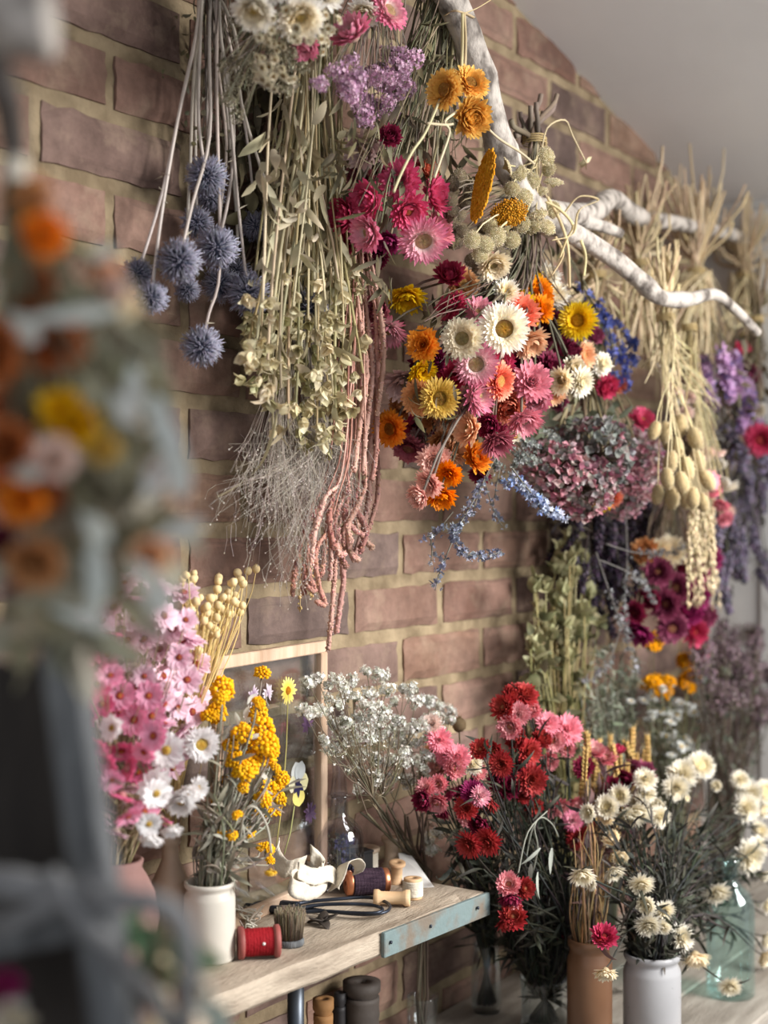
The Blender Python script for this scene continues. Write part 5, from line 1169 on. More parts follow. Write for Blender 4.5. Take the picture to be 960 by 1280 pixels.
t, stem, paths = bouquet('red_everlasting_bouquet', 'big bouquet of red and rosy everlastings, dark stems gathered in the glass tumbler', B_tum+UP*.006, B_tum+UP*.075, parse(red), (52,52,46), 655, 980, 100, .034, .0018, hk=.86, fill=120, fillparts=[(660,1060,60,70), (640,960,60,60), (690,1010,50,60), (670,1120,40,50)], w0=.15, w1=.22, leaf=(1200, .036, .0024, (48,48,42), (82,82,72), .1, .98), foot_r=.021)
lb = MB(B_tum.copy())
for pp_ in ([(655,1090,.2), (664,1040,.22), (676,1022,.23), (690,1030,.235), (698,1046,.235)], [(666,1090,.22), (672,1060,.235), (668,1036,.24), (672,1024,.24)], [(640,1130,.23), (648,1090,.24), (660,1040,.245), (684,1014,.245)]):
    ps = smooth_path([P(*q) for q in pp_], 4); lb.tube(ps, .0013, (150,152,140), .0009, n=5)
for q in ((676,1060), (664,1080), (690,1060), (672,1090)): lb.leaf(P(*q, .24), UP*-1+rv(.3), .035, .003, (176,180,170), (150,154,144), bend=.6, seg=5)
stuff(lb.build('bent_stem', M['leaf'], t))
# ---- darker left bouquet in the milk bottle
left = """540,905,14,palepink:fn,.12,-.2,.4;549,925,17,lightpink:fn,.13,.1,.2;557,945,15,lightpink:fn,.13;572,947,18,lightpink:fn,.15,.1,.4;568,960,14,redpink:h,.15;590,955,15,ivory:fn,.16,.4,.3;596,965,12,redpink:h,.16;533,985,14,redpink:fn,.14,-.3,.4;548,980,12,redpink:h,.14;530,1000,14,burgundy:b,.14,-.6,0;546,1003,14,redpink:h,.145;553,1012,13,burgundy:h,.14;560,990,11,burgundy:b,.13;578,990,12,burgundy:b,.14;548,960,13,salmon:b,.12;585,1020,13,redpink:h,.15;540,940,12,peach:b,.11"""
bouquet('pink_everlasting_bouquet', 'pale pink and wine everlastings leaning left, standing in the clear milk bottle', B_milk+UP*.008, B_milk+UP*.097, parse(left), (56,56,48), 560, 970, 50, .015, .0016, hk=.88, fill=60, fillparts=[(580,1060,30,40), (590,1020,30,40)], w0=.09, w1=.16, leaf=(240, .04, .003, (46,48,42), (80,80,70), .2, .98), foot_r=.0165)
# ---- ivory everlastings in the grey crock
iv = """742,952,0,x:x,0"""
iv = """853,968,19,ivory:fn,.27,-.1,.5;845,985,17,ivory:fn,.28,0,-.1;876,957,18,ivory:on,.28,.1,.4;759,1010,15,ivory:h,.27,-.2,.3;775,995,14,ivory:hn,.27;794,1014,19,ivory:hn,.29,.1,-.5;785,1020,16,ivory:hn,.285,-.2,-.5;824,1021,14,ivory:fn,.3,.2,0;806,975,15,ivory:fn,.27,0,.4;808,992,12,ivory:f,.27;736,1016,11,ivory:h,.27;760,1022,11,cream:h,.27;800,1005,13,ivory:h,.27;
775,1070,10,cream:b,.3;792,1083,7,cream:b,.3;838,1086,10,ivory:fn,.31,0,.3;801,1104,17,ivory:fn,.34,0,-.5;727,1092,16,ivory:hn,.31,0,-.5;738,1100,12,ivory:hn,.31;766,1088,14,ivory:hn,.32,.3,-.6;808,1131,13,ivory:h,.345;810,1155,17,ivory:fn,.35,0,-.4;830,1138,14,ivory:fn,.35,.2,-.2;828,1158,11,ivory:f,.35;851,1172,17,ivory:fn,.355,.4,.2;869,1195,18,cream:hn,.35,0,-.9;
895,1115,18,ivory:fn,.345,.1,-.5;932,1010,18,ivory:fn,.31,.2,.1;937,992,17,ivory:fn,.31;955,990,16,ivory:on,.31,.3,.2;925,975,12,ivory:fn,.30;948,1040,13,ivory:hn,.31;935,1070,22,ivory:fn,.33,.3,-.1;944,1060,15,ivory:f,.33;895,982,7,ivory:b,.29;857,998,5,ivory:b,.29;955,1093,9,ivory:b,.33;957,1172,12,ivory:h,.34;955,1195,13,cream:h,.34;912,1232,15,ivory:fn,.385,0,-.4;757,1214,14,cream:h,.36,-.1,-.8;765,1050,11,cream:b,.28;950,1010,13,ivory:h,.3;928,990,12,ivory:f,.3;820,1010,12,ivory:b,.28;750,1165,11,palepink:hn,.33;960,1130,11,ivory:h,.33"""
bouquet('ivory_everlasting_bouquet', 'wide bouquet of ivory white everlastings with dark foliage in the grey crock', B_grey+UP*.008, B_grey+UP*.128, parse(iv), (50,50,44), 850, 1060, 110, .028, .0017, hk=.92, fill=150, fillparts=[(850,1050,80,60), (830,1130,50,50), (910,1080,50,60), (890,1140,40,40), (790,1060,30,30)], w0=.24, w1=.35, leaf=(1700, .036, .0023, (46,46,40), (84,84,74), .12, .99))
# ---- wheat and a dry stem bundle in the brown jar
t, stem, paths = bouquet('wheat_bouquet', 'bundle of golden wheat stalks standing in the brown stoneware jar', B_brown+UP*.008, B_brown+UP*.158, [], (150,120,84), 755, 980, 50, .024, .0014, fill=46, fillparts=[(735,1090,20,20), (740,1050,24,30)], w0=.2, w1=.27)
wm = [shared(('wheat_ear', i), wheat_mesh, M['fuzz']) for i in range(3)]; sb = MB(B_brown.copy())
for i, (px, py) in enumerate([(735,935), (748,945), (763,940), (768,950), (775,960), (786,945), (805,955), (795,962), (757,965), (742,970), (752,985), (770,985), (783,975), (731,955), (728,975), (764,1000), (745,1000), (778,1005), (810,940), (790,930)]):
    p = P(px, py, ru(.17, .24)); n = UP+rv(.1); put('wheat_ear', wm[i % 3], t, p, n, 22*mpp(p)); sb.tube([B_brown+UP*.01+rv(.006), B_brown+UP*.158+RT*ru(-.018, .018)+FW*ru(-.01, .01), p*.6+(B_brown+UP*.158)*.4+rv(.006), p-UP*.02], .0013, jit((176,144,96), 12), n=5)
stuff(sb.build('straw', M['stem'], t))
bouquet('burgundy_everlasting_sprig', 'drooping wine red everlastings over the rim of the brown stoneware jar', B_brown+UP*.03, B_brown+UP*.16, parse("755,1172,15,crimson:h,.345,.1,.6;804,966,13,wine:h,.25;780,972,13,burgundy:h,.24;792,958,10,wine:h,.24;766,985,12,burgundy:b,.24;748,1172,9,red:b,.34;742,940,13,redpink:h,.22;730,960,12,burgundy:h,.22;758,948,12,redpink:h,.23;772,940,9,crimson:b,.23"), (84,72,62), 770, 1000, 70, .02, .0013, fill=20, fillparts=[(770,980,40,20)], w0=.2, w1=.27, leaf=(70, .04, .004, (84,62,62), (120,92,88), .4, 1))
# ---- white statice in the small glass jar behind the plank end
t, stem, paths = bouquet('white_statice_bouquet', 'airy spray of tiny white statice rising behind the spools from the small glass jar', B_small+UP*.006, B_small+UP*.066, [], (92,82,68), 465, 930, 80, .015, .0013)
wm = [shared(('white_statice', i), lambda: statice_mesh([(238,238,232), (246,246,242), (224,224,214), (176,174,154)], 64, .6, r=.23), M['petal']) for i in range(4)]
sb = MB(B_small.copy()); forks = []
Fk = P(530, 1090, .045)
for i in range(17):
    px = 395+i*9.5+ru(-5, 5); f1 = P(455+i*4.8+ru(-4, 4), 1010+ru(-16, 20), ru(.05, .1)); sb.tube([B_small+UP*.01+rv(.004), B_small+UP*.066+RT*ru(-.01, .01), Fk+rv(.004), (Fk+f1)/2+rv(.004)-RT*.004, f1], .0016, jit((84,74,62), 10), n=5); forks.append(f1)
cl = [(458,838),(440,850),(430,858),(470,842),(480,846),(420,848),(410,872),(425,880),(445,870),(462,866),(484,862),(492,876),(505,860),(515,862),(520,876),(538,876),(548,882),(535,896),(545,898),(562,900),(560,890),(525,906),(512,912),(498,900),(480,892),(464,892),(448,896),(432,902),(416,904),(404,886),(396,848),(384,852),(378,886),(386,892),(396,888),(405,925),(415,936),(430,928),(446,924),(462,922),(480,918),(494,928),(508,932),(522,928),(536,920),(548,912),(452,944),(470,948),(488,950),(505,952),(520,950),(535,944),(440,960),(456,966),(472,972),(490,974),(508,976),(448,984),(540,968),(530,960),(466,916),(455,908),(474,906),(488,910),(500,916),(440,912),(425,914),(545,990),(430,870),(470,880),(455,880),(410,856),(505,940),(535,1050),(548,1040),(540,1062)]
for i, (px, py) in enumerate(cl):
    p = P(px, py, ru(.045, .12)); n = UP*.7-FW*.3+rv(.4); put('flower_cluster', wm[i % 4], t, p, n, ru(9, 13)*mpp(p)); f1 = min(forks, key=lambda q: (q-p).length+ru(0, .03)); m = f1*.4+p*.6-UP*.01+rv(.006)
    sb.tube(smooth_path([f1, f1*.7+p*.3+rv(.003)-UP*.002, m, p], 3), .0009, jit((104,94,76), 12), .0006, n=4)
    for _ in range(3): q = m+rv(.008); sb.tube([m+rv(.003), q+UP*.006], .0004, jit((140,136,112), 10), n=3); sb.floret(q+UP*.006, UP+rv(.5), .0022, jit((214,212,200), 12), 5, .5)
stuff(sb.build('stem_bundle', M['stem'], t))
# lone nodding seed pod beside it
t = thing('poppy_pod_stem', 'single brown nigella pod on a thin stalk above the pink everlastings', 'seed pod', B_milk+UP*.02, VASE)
p = P(574, 906, .10); put('seed_pod', shared('nigella_pod', lambda: pod_mesh((132,112,86), (156,136,104)), M['fuzz']), t, p, UP+rv(.1), 11*mpp(p)); sb = MB(p.copy()); sb.tube(smooth_path([B_milk+UP*.02, B_milk+UP*.1, P(588,1060,.1), P(578,970,.1), p-UP*.008], 5), .0011, (116,104,80), n=5); sb.build('stem', M['stem'], t)

# ---- yellow everlastings in the cream jar
t, stem, paths = bouquet('yellow_everlasting_bouquet', 'golden yellow everlasting clusters on grey felted stems in the cream jar', B_white+UP*.006, B_white+UP*.085, [], (126,120,106), 300, 950, 60, .021, .0017, fill=46, fillparts=[(285,1010,34,34), (300,960,40,50), (330,980,20,30), (265,1040,24,20)], w0=.07, w1=.14, leaf=(300, .034, .0024, (120,116,102), (160,156,142), .25, .95))
bm = [shared(('yellow_cluster', i), lambda: button_mesh((244,174,22), (252,202,46)), M['fuzz']) for i in range(4)]; sb = MB(B_white.copy())
for i, (px, py, rp) in enumerate([(279,859,15), (328,840,10), (270,890,14), (262,894,11), (324,893,13), (330,908,15), (334,930,16), (322,918,12), (304,915,14), (310,925,13), (298,952,13), (292,948,12), (312,958,14), (318,945,13), (304,965,13), (288,930,10), (330,945,14), (337,950,9), (340,938,10), (303,984,8), (353,972,10), (348,982,9), (350,998,10), (336,985,12), (330,998,12), (326,1008,12), (340,1012,11), (318,1010,9), (336,1060,9), (326,1058,6), (272,1042,6), (290,1044,7), (279,1042,5), (312,1040,7), (262,1107,7), (268,1000,5), (345,960,8), (285,975,9), (276,872,11), (324,878,9), (296,1018,7), (338,1075,6)]):
    p = P(px, py, ru(.08, .15)); n = UP*.8-FW*.5+RT*((px-300)/90)+rv(.3); put('flower_cluster', bm[i % 4], t, p, n, rp*mpp(p)); d = rv(.006); m = B_white+UP*.085+Vector((d.x, d.y, 0))
    sb.tube([B_white+UP*.01-Vector((d.x, d.y, 0)), m]+bez(m, m+UP*.04+rv(.004), p-UP*.03+rv(.004), p-n.normalized()*rp*mpp(p)*.6, 7)[1:], .0015, jit((150,146,130), 12), .0011, n=5)
# grey woolly leaves round the clusters, and one nodding flower at the right
for px, py in shape_pts(40, [(310,890,30,20), (300,940,40,40), (320,1000,30,30)]): sb.leaf(P(px, py, ru(.08, .13)), UP+rv(.6), ru(.012, .024), .0032, jit((176,174,164), 10), jit((196,194,184), 8), bend=ru(-1.4, 1.4), seg=4)
ps = smooth_path([P(300,1050,.12), P(306,1014,.14), P(320,1010,.15), P(334,1034,.155), P(339,1066,.155)], 5); sb.tube(ps, .0014, (186,182,168), n=6)
stuff(sb.build('woolly_stem', M['leaf'], t))
p = P(338, 1088, .155); put('flower_head', _HM.get(('lemon', 'b', 9)) or head_mesh((240,190,60), (246,206,70), 'b', False, inner=(230,160,30)).mesh('nodding_flower', M['petal']), t, p, -UP-FW*.2, 9*mpp(p))['label'] = 'nodding lemon yellow flower'

# ---- pink daisies (rhodanthe) in the clay vase
pts = [(104,708,'r'),(178,715,'r'),(152,742,'r'),(229,741,'r'),(188,758,'r'),(166,775,'r'),(140,793,'p'),(110,755,'w'),(96,760,'r'),(205,770,'r'),(216,786,'r'),(180,800,'r'),(200,812,'r'),(224,822,'r'),(110,820,'h'),(100,838,'h'),(120,832,'p'),(138,845,'p'),(218,858,'r'),(234,850,'r'),(247,871,'r'),(186,870,'p'),(170,862,'r'),(128,880,'h'),(112,892,'h'),(140,910,'w'),(168,900,'p'),(190,895,'p'),(152,938,'h'),(168,924,'r'),(207,936,'w'),(118,930,'h'),(195,992,'w'),(172,965,'h'),(160,960,'h'),(222,884,'r'),(240,890,'r'),(120,975,'r'),(152,995,'h'),(180,1014,'p'),(200,1024,'p'),(228,800,'r'),(204,845,'r'),(180,845,'r'),(160,825,'r'),(150,870,'p'),(206,905,'r'),(230,910,'r'),(216,960,'r'),(194,955,'p'),(124,855,'h'),(104,870,'h'),(142,760,'r'),(196,735,'r'),(120,740,'r'),(214,1000,'r'),(186,1030,'w'),(130,1020,'r'),(145,1040,'r'),(160,1020,'p'),(205,880,'r'),(84,770,'r'),(90,790,'p'),(156,730,'r'),(240,800,'r'),(226,842,'r'),(176,835,'r'),(190,860,'r'),(212,870,'r'),(160,800,'r'),(190,790,'r'),(146,820,'r'),(128,775,'r'),(236,925,'r'),(180,940,'p'),(140,975,'p'),(166,985,'r'),(165,750,'r'),(180,780,'r'),(210,830,'r'),(192,920,'p'),(226,945,'r'),(112,800,'p'),(134,820,'p'),(150,890,'h'),(130,950,'h'),(98,905,'h'),(232,775,'r'),(245,830,'r'),(220,930,'r')]
hd = []
for px, py, k in pts:
    sp = {'r': 'rosedaisy:d', 'p': 'pinkdaisy:d', 'h': 'hotdaisy:d', 'w': 'whitedaisy:d'}[k]
    hd.append((px, py, ru(13, 18), sp, ru(.06, .14) if k == 'r' else ru(.10, .18)))
bouquet('pink_daisy_bouquet', 'dense soft pink paper daisies behind the grey ladder rail', B_pink+UP*.01, B_pink+UP*.122, hd, (150,132,104), 165, 890, 110, .022, .0011, k=.8, j=.5, fill=70, fillparts=[(165,980,50,60), (170,880,60,80)], w0=.06, w1=.15, leaf=(160, .02, .0022, (150,120,116), (190,160,156), .3, 1))
# ---- white paper daisies standing among them
whs = "252,930,20,whitedaisy:on,.13,.2,-.1;233,990,16,whitedaisy:hn,.14,.2,-.5;226,1000,18,whitedaisy:hn,.145,0,-.4;246,985,13,whitedaisy:hn,.14,.7,.1;195,985,20,whitedaisy:d,.16,-.2,.2;190,1045,14,whitedaisy:h,.16,-.2,-.9;214,1035,12,whitedaisy:h,.16,.2,-.9;208,938,20,whitedaisy:d,.155,0,.1"
bouquet('white_daisy_sprig', 'white paper daisies between the pink daisies and the yellow everlastings', B_buff+UP*.06, B_buff+UP*.125, parse(whs), (170,150,110), 220, 980, 50, .006, .0011, fill=0)
# ---- flax pods
t = thing('flax_bunch', 'straw coloured flax pods in the buff stoneware bottle', 'dried flowers', B_buff+UP*.03, VASE); sb = MB(B_buff.copy()); pm = [shared(('flax_pod', i), lambda: pod_mesh((226,200,146), (240,218,170)), M['fuzz']) for i in range(2)]
pts = shape_pts(84, [(262,745,34,36), (250,775,28,34), (285,735,24,26), (236,725,14,14), (255,790,18,26)])+[(310,714),(320,711),(297,716),(300,765),(303,757)]
for i, (px, py) in enumerate(pts):
    p = P(px, py, ru(.03, .10)); n = UP+rv(.4); put('seed_pod', pm[i % 2], t, p, n, ru(5.5, 7)*mpp(p)); m = B_buff+UP*.128+rv(.002); L = (p-m).length
    sb.tube([B_buff+UP*.03, m]+bez(m, m+UP*L*.4+RT*ru(-.004, .01)+rv(.004), p-UP*L*.2+rv(.008), p-n.normalized()*.003, 8)[1:], .0008, jit((206,180,120), 12), n=4)
stuff(sb.build('stem_bundle', M['stem'], t))

# ------------------------------------------------------------------ upright bunches further back along the wall
def standing(name, label, foot, n, headfn, parts, stemcol, w0, w1, r=.0013, leaf=None, spread=.02, part='flower_cluster', rp=(9, 13)):
    t = thing(name, label, 'dried flowers', foot, VASE); sb = MB(foot.copy()); paths = []; neck = foot+UP*.12
    for i, (px, py) in enumerate(shape_pts(n, parts)):
        p = P(px, py, ru(w0, w1)); nn = UP+rv(.35)-FW*.25
        if headfn and i < 100: put(part, headfn(i), t, p, nn, ru(*rp)*mpp(p))
        m = neck+RT*ru(-spread, spread)+FW*ru(-spread, spread)*.5; L = (p-m).length; pa = [foot+rv(.004)+UP*.006, m]+bez(m, m+UP*L*.4+rv(.008), p-UP*L*.25+rv(.012), p, 8)[1:]; sb.tube(pa, r, jit(stemcol, 16), r*.6, n=4); paths.append(pa)
    stuff(sb.build('stem_bundle', M['stem'], t))
    if leaf:
        cnt, L, W, c1, c2, lo, hi = leaf; lb = MB(foot.copy())
        for _ in range(cnt):
            pa = R.choice(paths); i = int(len(pa)*ru(lo, hi)*.999); p = pa[i]+rv(.002); lb.leaf(p, UP*ru(-.4, .8)+rv(.7), L*ru(.6, 1.3), W*ru(.6, 1.3), jit(c1, 14), jit(c2, 14), bend=ru(-1.8, 1.8), seg=4, twist=ru(-1.5, 1.5))
        stuff(lb.build('dried_foliage', M['leaf'], t))
    return t
def foot(px, w): p = P(px, 1100, w); return Vector((p.x, p.y, TABLE))
om = [shared(('oregano_cluster', i), lambda: statice_mesh([(124,104,112), (146,124,132), (100,84,90), (160,142,146)], 80, .8, r=.16), M['fuzz']) for i in range(4)]
standing('oregano_bouquet', 'tall hazy bouquet of mauve grey oregano at the right edge', foot(905, .13), 120, lambda i: om[i % 4], [(890,810,26,34), (925,820,36,40), (950,850,16,60), (900,850,36,40), (930,880,30,40)], (96,86,76), .08, .2, leaf=(260, .02, .0045, (88,92,80), (124,126,112), .3, .95), spread=.035, rp=(10, 15))
hm = [shared(('hop_bell', i), lambda: bract_mesh((150,148,110), (178,174,136)), M['petal']) for i in range(4)]
standing('greenish_pod_bouquet', 'dull green leafy seedheads standing against the wall behind the red everlastings', foot(700, .06), 84, lambda i: hm[i % 4], [(715,700,26,30), (700,750,36,50), (690,800,30,40), (725,770,26,50), (665,840,20,24), (655,715,4,4)], (158,146,104), .04, .12, .0017, leaf=(420, .026, .0065, (92,92,66), (136,132,98), .45, 1), part='seed_bell', rp=(11, 17))
standing('artemisia_bouquet', 'soft grey green feathery artemisia beyond the red everlastings', foot(765, .07), 60, None, [(755,860,36,50), (770,830,30,30), (740,890,30,30), (780,880,20,40)], (118,120,104), .05, .12, leaf=(900, .018, .0022, (118,124,106), (156,160,144), .5, 1))
am2 = [shared(('white_ammobium', i), lambda: ammobium_mesh((226,228,226), (206,170,70)), M['petal']) for i in range(3)]
standing('ammobium_bouquet', 'small white winged everlastings below the yellow tansy at right', foot(840, .10), 76, lambda i: am2[i % 3], [(840,875,32,22), (830,890,26,20), (850,905,30,30), (800,880,12,14), (836,930,30,24)], (96,96,76), .08, .16, leaf=(240, .022, .004, (80,84,68), (120,122,104), .4, .95), part='flower_head', rp=(7, 10))
tm = [shared(('tansy_cluster', i), lambda: button_mesh((214,140,8), (236,164,20), 40), M['fuzz']) for i in range(3)]
standing('tansy_bouquet', 'ochre yellow tansy clusters above the small white everlastings', foot(845, .085), 16, lambda i: tm[i % 3], [(850,830,12,10), (830,858,20,8), (824,804,12,8), (858,850,12,8)], (112,106,76), .09, .16, part='flower_cluster', rp=(10, 13))

# crumbs shed on the table and plank
for nm, lb_, (px, py), z, cs in (('dried_sprig', 'small shed dark sprig lying on the table between crock and aqua bottle', (772, 1240), TABLE, [(70,66,58), (110,104,92)]), ('dried_sprig', 'small dark shed sprig on the table beside the glass tumbler', (728, 1262), TABLE, [(60,56,50), (96,90,80)])):
    c = T(px, py, z+.003); mb = MB(c.copy()); mb.tube([c-RT*.014, c+UP*.002, c+RT*.014+FW*.006], .0008, cs[0], n=4)
    for i in range(16): mb.leaf(c+RT*ru(-.013, .013)+UP*.001, rv(1)+UP*.3, ru(.005, .011), .0014, jit(cs[0], 8), jit(cs[1], 8), bend=ru(-1, 1), seg=3)
    tag(mb.build(nm, M['leaf']), lb_, 'dried flowers')
# ------------------------------------------------------------------ close to the lens: ladder, driftwood and a hung posy
lt = thing('display_ladder', 'dark backed ladder with weathered grey rail, close and blurred at the left', 'ladder', PZ(60, 1270, .70)*1.0)
def beam(name, parent, a, b, wx, wy, m, side):
    d = (b-a); L = d.length; d.normalize(); s_ = (side-d*side.dot(d)).normalized(); u = d.cross(s_); mb = MB((a+b)/2); mb.box(mb.o.copy(), (wx, wy, L/2), bev=min(wx, wy)*.25, rot=Matrix((s_, u, d)).transposed()); return mb.build(name, m, parent, smooth=False)
a0, a1 = PZ(78, 800, .72), PZ(162, 1420, .66)
beam('rail', lt, a0, a1, .0095, .016, M['greywood'], RT)
b0, b1 = PZ(-110, 800, .78), PZ(-60, 1420, .72); beam('rail', lt, b0, b1, .0095, .016, M['greywood'], RT)
mb = MB(PZ(0, 1100, .76)); q = [PZ(-110, 830, .79), PZ(66, 830, .745), PZ(150, 1420, .685), PZ(-60, 1420, .73)]; n_ = FW*.012
mb.add(q+[v+n_ for v in q], [(0,1,2,3), (7,6,5,4), (0,4,5,1), (1,5,6,2), (2,6,7,3), (3,7,4,0)], (40, 36, 34)); mb.build('back_board', M['darkwood'], lt, smooth=False)
beam('rung', lt, PZ(-80, 1178, .70), PZ(112, 1138, .675), .012, .010, M['greywood'], UP)
# driftwood tied to it
dw = thing('driftwood_bundle', 'pale grey driftwood sticks tied in a cross on the ladder rail', 'branch', PZ(120, 1115, .65))
def stick(pts, r0, r1):
    ps = smooth_path([PZ(*q_) for q_ in pts], 6); mb = MB(ps[0].copy()); mb.tube(ps, lambda t_: (r0+(r1-r0)*t_)*(1+.12*noise.noise(Vector((t_*7, r0*999, 3)))), (150, 150, 150), n=12, rough=.05); return mb.build('stick', M['drift'], dw)
stick([(-30,1100,.66), (20,1104,.655), (70,1112,.65), (120,1118,.645), (160,1126,.64)], .0075, .006)
stick([(110,1120,.64), (150,1126,.635), (190,1128,.63), (222,1145,.63), (236,1190,.63), (232,1260,.635), (228,1330,.64)], .0052, .0042)
stick([(60,1090,.645), (105,1150,.64), (150,1200,.645), (200,1262,.65), (250,1330,.65)], .0048, .004)
stick([(0,1160,.66), (60,1130,.65), (110,1105,.645), (140,1085,.645)], .0055, .004)
# lower posy of pale flowers with green leaves, hanging from the driftwood
tie = PZ(200, 1130, .64); lp = thing('pale_flower_posy', 'blurred little posy of cream flowers and green leaves under the driftwood', 'dried flowers', tie); sb = MB(tie.copy())
for px, py, rp, sp in [(200,1195,15,'cream:h'), (212,1220,16,'cream:f'), (226,1240,13,'peach:h'), (205,1252,15,'ivory:f'), (170,1262,17,'palepink:h'), (248,1238,14,'white:h'), (215,1275,15,'cream:f'), (235,1205,11,'palepink:h'), (196,1225,12,'tan:h'), (180,1285,16,'ivory:h')]:
    p = PZ(px, py, .68+ru(-.02, .02)); head(sp, lp, p, (-FW+rv(.4)).normalized(), rp*mpp(p)*1.1); sb.tube(stem_path(tie, p, .2, 6, .003, -UP), .0008, (110,106,84), n=4)
stuff(sb.build('stem_bundle', M['stem'], lp)); lb = MB(tie.copy())
for px, py in [(165,1178), (180,1200), (172,1165), (210,1180), (222,1195), (150,1190), (160,1205), (215,1170), (175,1190)]: p = PZ(px, py, .69); lb.leaf(p, RT+rv(.5)-UP*.5, .024, .0065, jit((92,122,92), 10), jit((126,152,120), 8), bend=ru(-.6, .6), seg=5, nrm=-FW+rv(.3))
for px, py in [(240,1215), (252,1235), (262,1255), (268,1270)]: p = PZ(px, py, .70); lb.leaf(p, RT*.5-UP+rv(.3), .016, .006, (176,190,180), (206,214,206), bend=.4, seg=4, nrm=-FW)
stuff(lb.build('dried_foliage', M['leaf'], lp))
# flowers at the bottom left corner, beyond the ladder
tie = PZ(-30, 1330, .70); cp = thing('corner_posy', 'magenta pink and white blooms peeping in at the bottom left corner', 'dried flowers', tie); sb = MB(tie.copy())
for px, py, rp, sp in [(8,1228,17,'magenta:f'), (-6,1245,16,'wine:f'), (12,1264,17,'white:f'), (30,1275,12,'ivory:f'), (2,1290,17,'white:f')]:
    p = PZ(px, py, .68); head(sp, cp, p, (-FW+rv(.3)).normalized(), rp*mpp(p)*1.1); sb.tube(stem_path(tie, p, .2, 6, .003, UP), .0008, (110,106,84), n=4)
stuff(sb.build('stem_bundle', M['stem'], cp))
# grey branch end at the top left corner
gb = thing('grey_branch', 'rounded end of a pale grey branch poking in at the top left corner', 'branch', PZ(-60, 10, .62))
ps = smooth_path([PZ(-160,-20,.62), PZ(-70,8,.62), PZ(-10,24,.615), PZ(36,28,.61), PZ(60,30,.61), PZ(70,30,.61)], 6); mb = MB(ps[0].copy()); mb.tube(ps, lambda t_: .0152*(1 if t_ < .78 else math.sqrt(max(.02, 1-((t_-.78)/.225)**2))), (180, 184, 190), n=16, rough=.03); mb.build('stick', M['bark'], gb)
p = PZ(46, 20, .60); kb = MB(p.copy()); kb.blob(p, .0042, (70, 70, 78), 2, .12, sc=(1, 1, .8)); kb.build('knot', M['darkspool'], gb)
# dark twig and the big posy of orange strawflowers and silver leaves hanging from it
tie = PZ(8, 205, .64); ps_ = thing('orange_strawflower_posy', 'large blurred posy of orange strawflowers and silvery leaves hanging closest at left', 'dried flowers', tie); sb = MB(tie.copy())
tw = smooth_path([PZ(-24,50,.62), PZ(4,110,.62), PZ(12,150,.63), PZ(18,200,.64), PZ(18,250,.645)], 6); m2 = MB(tw[0].copy()); m2.tube(tw, .0078, (62, 54, 56), .005, n=10, rough=.08); m2.build('twig', M['darkspool'], ps_)
tp = PZ(20, 212, .635); tk = MB(tp.copy()); tk.lathe([(.0045, -.005), (.005, -.003), (.005, .003), (.0045, .005)], (170, 190, 194), 16, tp.copy(), UP); o = tk.build('twine', M['ribbon'], ps_)
for px, py, rp, sp, fx, fy, sc in [(36,255,30,'tan:f',-.5,.7,(1,1,1.5)), (52,290,24,'orange:b',.6,-.6,(1,1,1.4)), (128,340,20,'peach:b',.7,-.4,(.8,.8,1.3)), (140,358,18,'palepink:b',.7,-.4,(.8,.8,1.2)), (150,378,20,'cream:b',.7,-.6,(.8,.8,1.3)), (40,362,30,'rust:h',-.2,.2,(1,1,1)), (70,432,34,'burnt:f',0,.2,(1,1,1)), (96,405,20,'palepink:b',.3,.2,(1,1,1)),
     (28,508,38,'burnt:f',-.4,0,(1,1,1)), (88,520,30,'yellow:b',.3,-.4,(.8,1.35,1.1)), (36,612,42,'burnt:f',-.2,-.3,(1,1,1)), (30,625,24,'orange:h',-.1,-.4,(1,1,1)), (8,690,38,'maroon:f',-.3,-.2,(1,1,1)), (-6,440,36,'rust:f',-.6,0,(1,1,1)), (68,575,24,'palepink:h',.3,.3,(1,1,1)), (12,560,28,'rust:h',-.3,.1,(1,1,1)), (45,700,30,'tan:h',0,-.5,(1,1,1)), (200,592,18,'palepink:h',.5,-.5,(1,1,1)), (178,525,14,'white:b',.2,0,(1,1,1)), (188,690,22,'peach:h',.2,-.6,(1,1,1)), (20,580,26,'coral:b',-.1,0,(1,1,1)), (130,560,16,'olive:h',.3,-.2,(1,1,1))]:
    p = PZ(px, py, .645+ru(-.02, .02)); head(sp, ps_, p, fdir(fx, fy), rp*mpp(p)*1.08, sc=sc); sb.tube(stem_path(tie, p+FW*.006, .2, 7, .004, -UP), .0011, (104,98,78), n=4)
for px, py in shape_pts(60, [(110,480,90,160), (120,650,80,90)]): sb.tube(stem_path(tie, PZ(px, py, .66+ru(-.02, .03)), .2, 7, .006, -UP+rv(.1)), .0009, jit((120,120,96), 12), n=4)
stuff(sb.build('stem_bundle', M['stem'], ps_)); lb = MB(tie.copy())
for px, py in shape_pts(250, [(115,440,80,90), (140,560,86,110), (110,680,100,80), (60,780,70,40), (30,340,40,50)]):
    p = PZ(px, py, .665+ru(-.02, .04)); c = R.choice([(142,136,112), (166,162,140), (116,110,86), (184,180,160), (134,124,96)]); lb.leaf(p, -UP*.7+RT*ru(-.5, .8)+rv(.35), ru(.016, .034), ru(.004, .008), jit(c, 12), jit(mix(c, (180,186,176), .3), 10), bend=ru(-.8, .8), seg=5, nrm=-FW+rv(.5))
stuff(lb.build('dried_foliage', M['leaf'], ps_)); lb = MB(tie.copy())
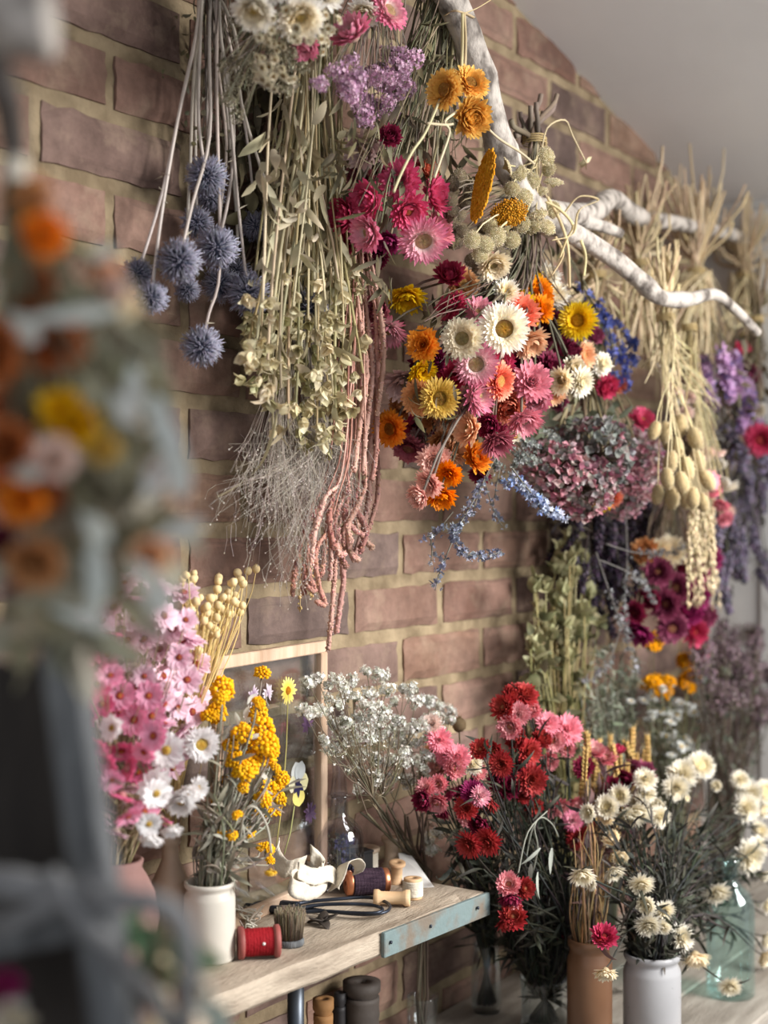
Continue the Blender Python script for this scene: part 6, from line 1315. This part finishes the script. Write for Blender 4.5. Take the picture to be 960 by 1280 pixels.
for x0, y0, x1, y1, wpx in [(18,400,140,395,11), (10,390,40,420,16), (160,470,170,500,12), (138,490,165,520,14), (180,495,220,560,14), (200,520,232,600,15), (100,640,130,668,15), (115,660,128,740,14), (180,725,210,740,13), (190,672,245,655,12), (160,700,190,720,10), (0,585,40,592,12), (165,455,170,480,12), (190,490,205,520,13), (215,560,226,610,14), (120,700,122,760,12), (175,740,205,760,12), (205,560,190,610,13), (60,760,130,780,9), (110,320,135,318,11)]:
    p = PZ(x0, y0, .63); e = PZ(x1, y1, .63); lb.leaf(p, e-p, (e-p).length*1.1+.004, wpx*mpp(p), jit((190,196,190), 8), jit((212,215,208), 6), bend=.25, seg=5, nrm=-FW+rv(.2), wide=.6)
stuff(lb.build('silver_leaf', M['leaf'], ps_))
# ------------------------------------------------------------------ camera, light, view
cam = bpy.data.cameras.new('camera'); co = bpy.data.objects.new('camera', cam); COL.objects.link(co); SC.camera = co
cam.sensor_fit = 'VERTICAL'; cam.sensor_height = 36; cam.sensor_width = 27; cam.lens = 50; cam.clip_start = .05
co.matrix_world = Matrix.Translation(CAM) @ Matrix((RT, UP, -FW)).transposed().to_4x4()
cam.dof.use_dof = True; cam.dof.focus_distance = 1.72; cam.dof.aperture_fstop = 2.7; cam.dof.aperture_blades = 9
def area(name, loc, target, sx, sy, power, col):
    l = bpy.data.lights.new(name, 'AREA'); l.shape = 'RECTANGLE'; l.size = sx; l.size_y = sy; l.energy = power; l.color = col
    o = bpy.data.objects.new(name, l); COL.objects.link(o); o.location = loc
    d = (Vector(target)-Vector(loc)).normalized(); o.rotation_euler = d.to_track_quat('-Z', 'Y').to_euler(); return o
k = area('window_daylight', (2.0, -2.1, 2.1), (1.62, 0, 1.14), 1.1, 1.0, 47, (1.0, .97, .935)); k.data.spread = math.radians(105)
w = bpy.data.worlds.new('world'); SC.world = w; w.use_nodes = True
w.node_tree.nodes['Background'].inputs[0].default_value = (.90, .93, 1.0, 1); w.node_tree.nodes['Background'].inputs[1].default_value = .66
SC.view_settings.view_transform = 'Standard'; SC.view_settings.look = 'None'; SC.view_settings.gamma = 1; SC.view_settings.use_curve_mapping = False
SC.view_settings.exposure = 0.0
SC.cycles.use_denoising = True
SC.cycles.max_bounces = 8; SC.cycles.transparent_max_bounces = 24
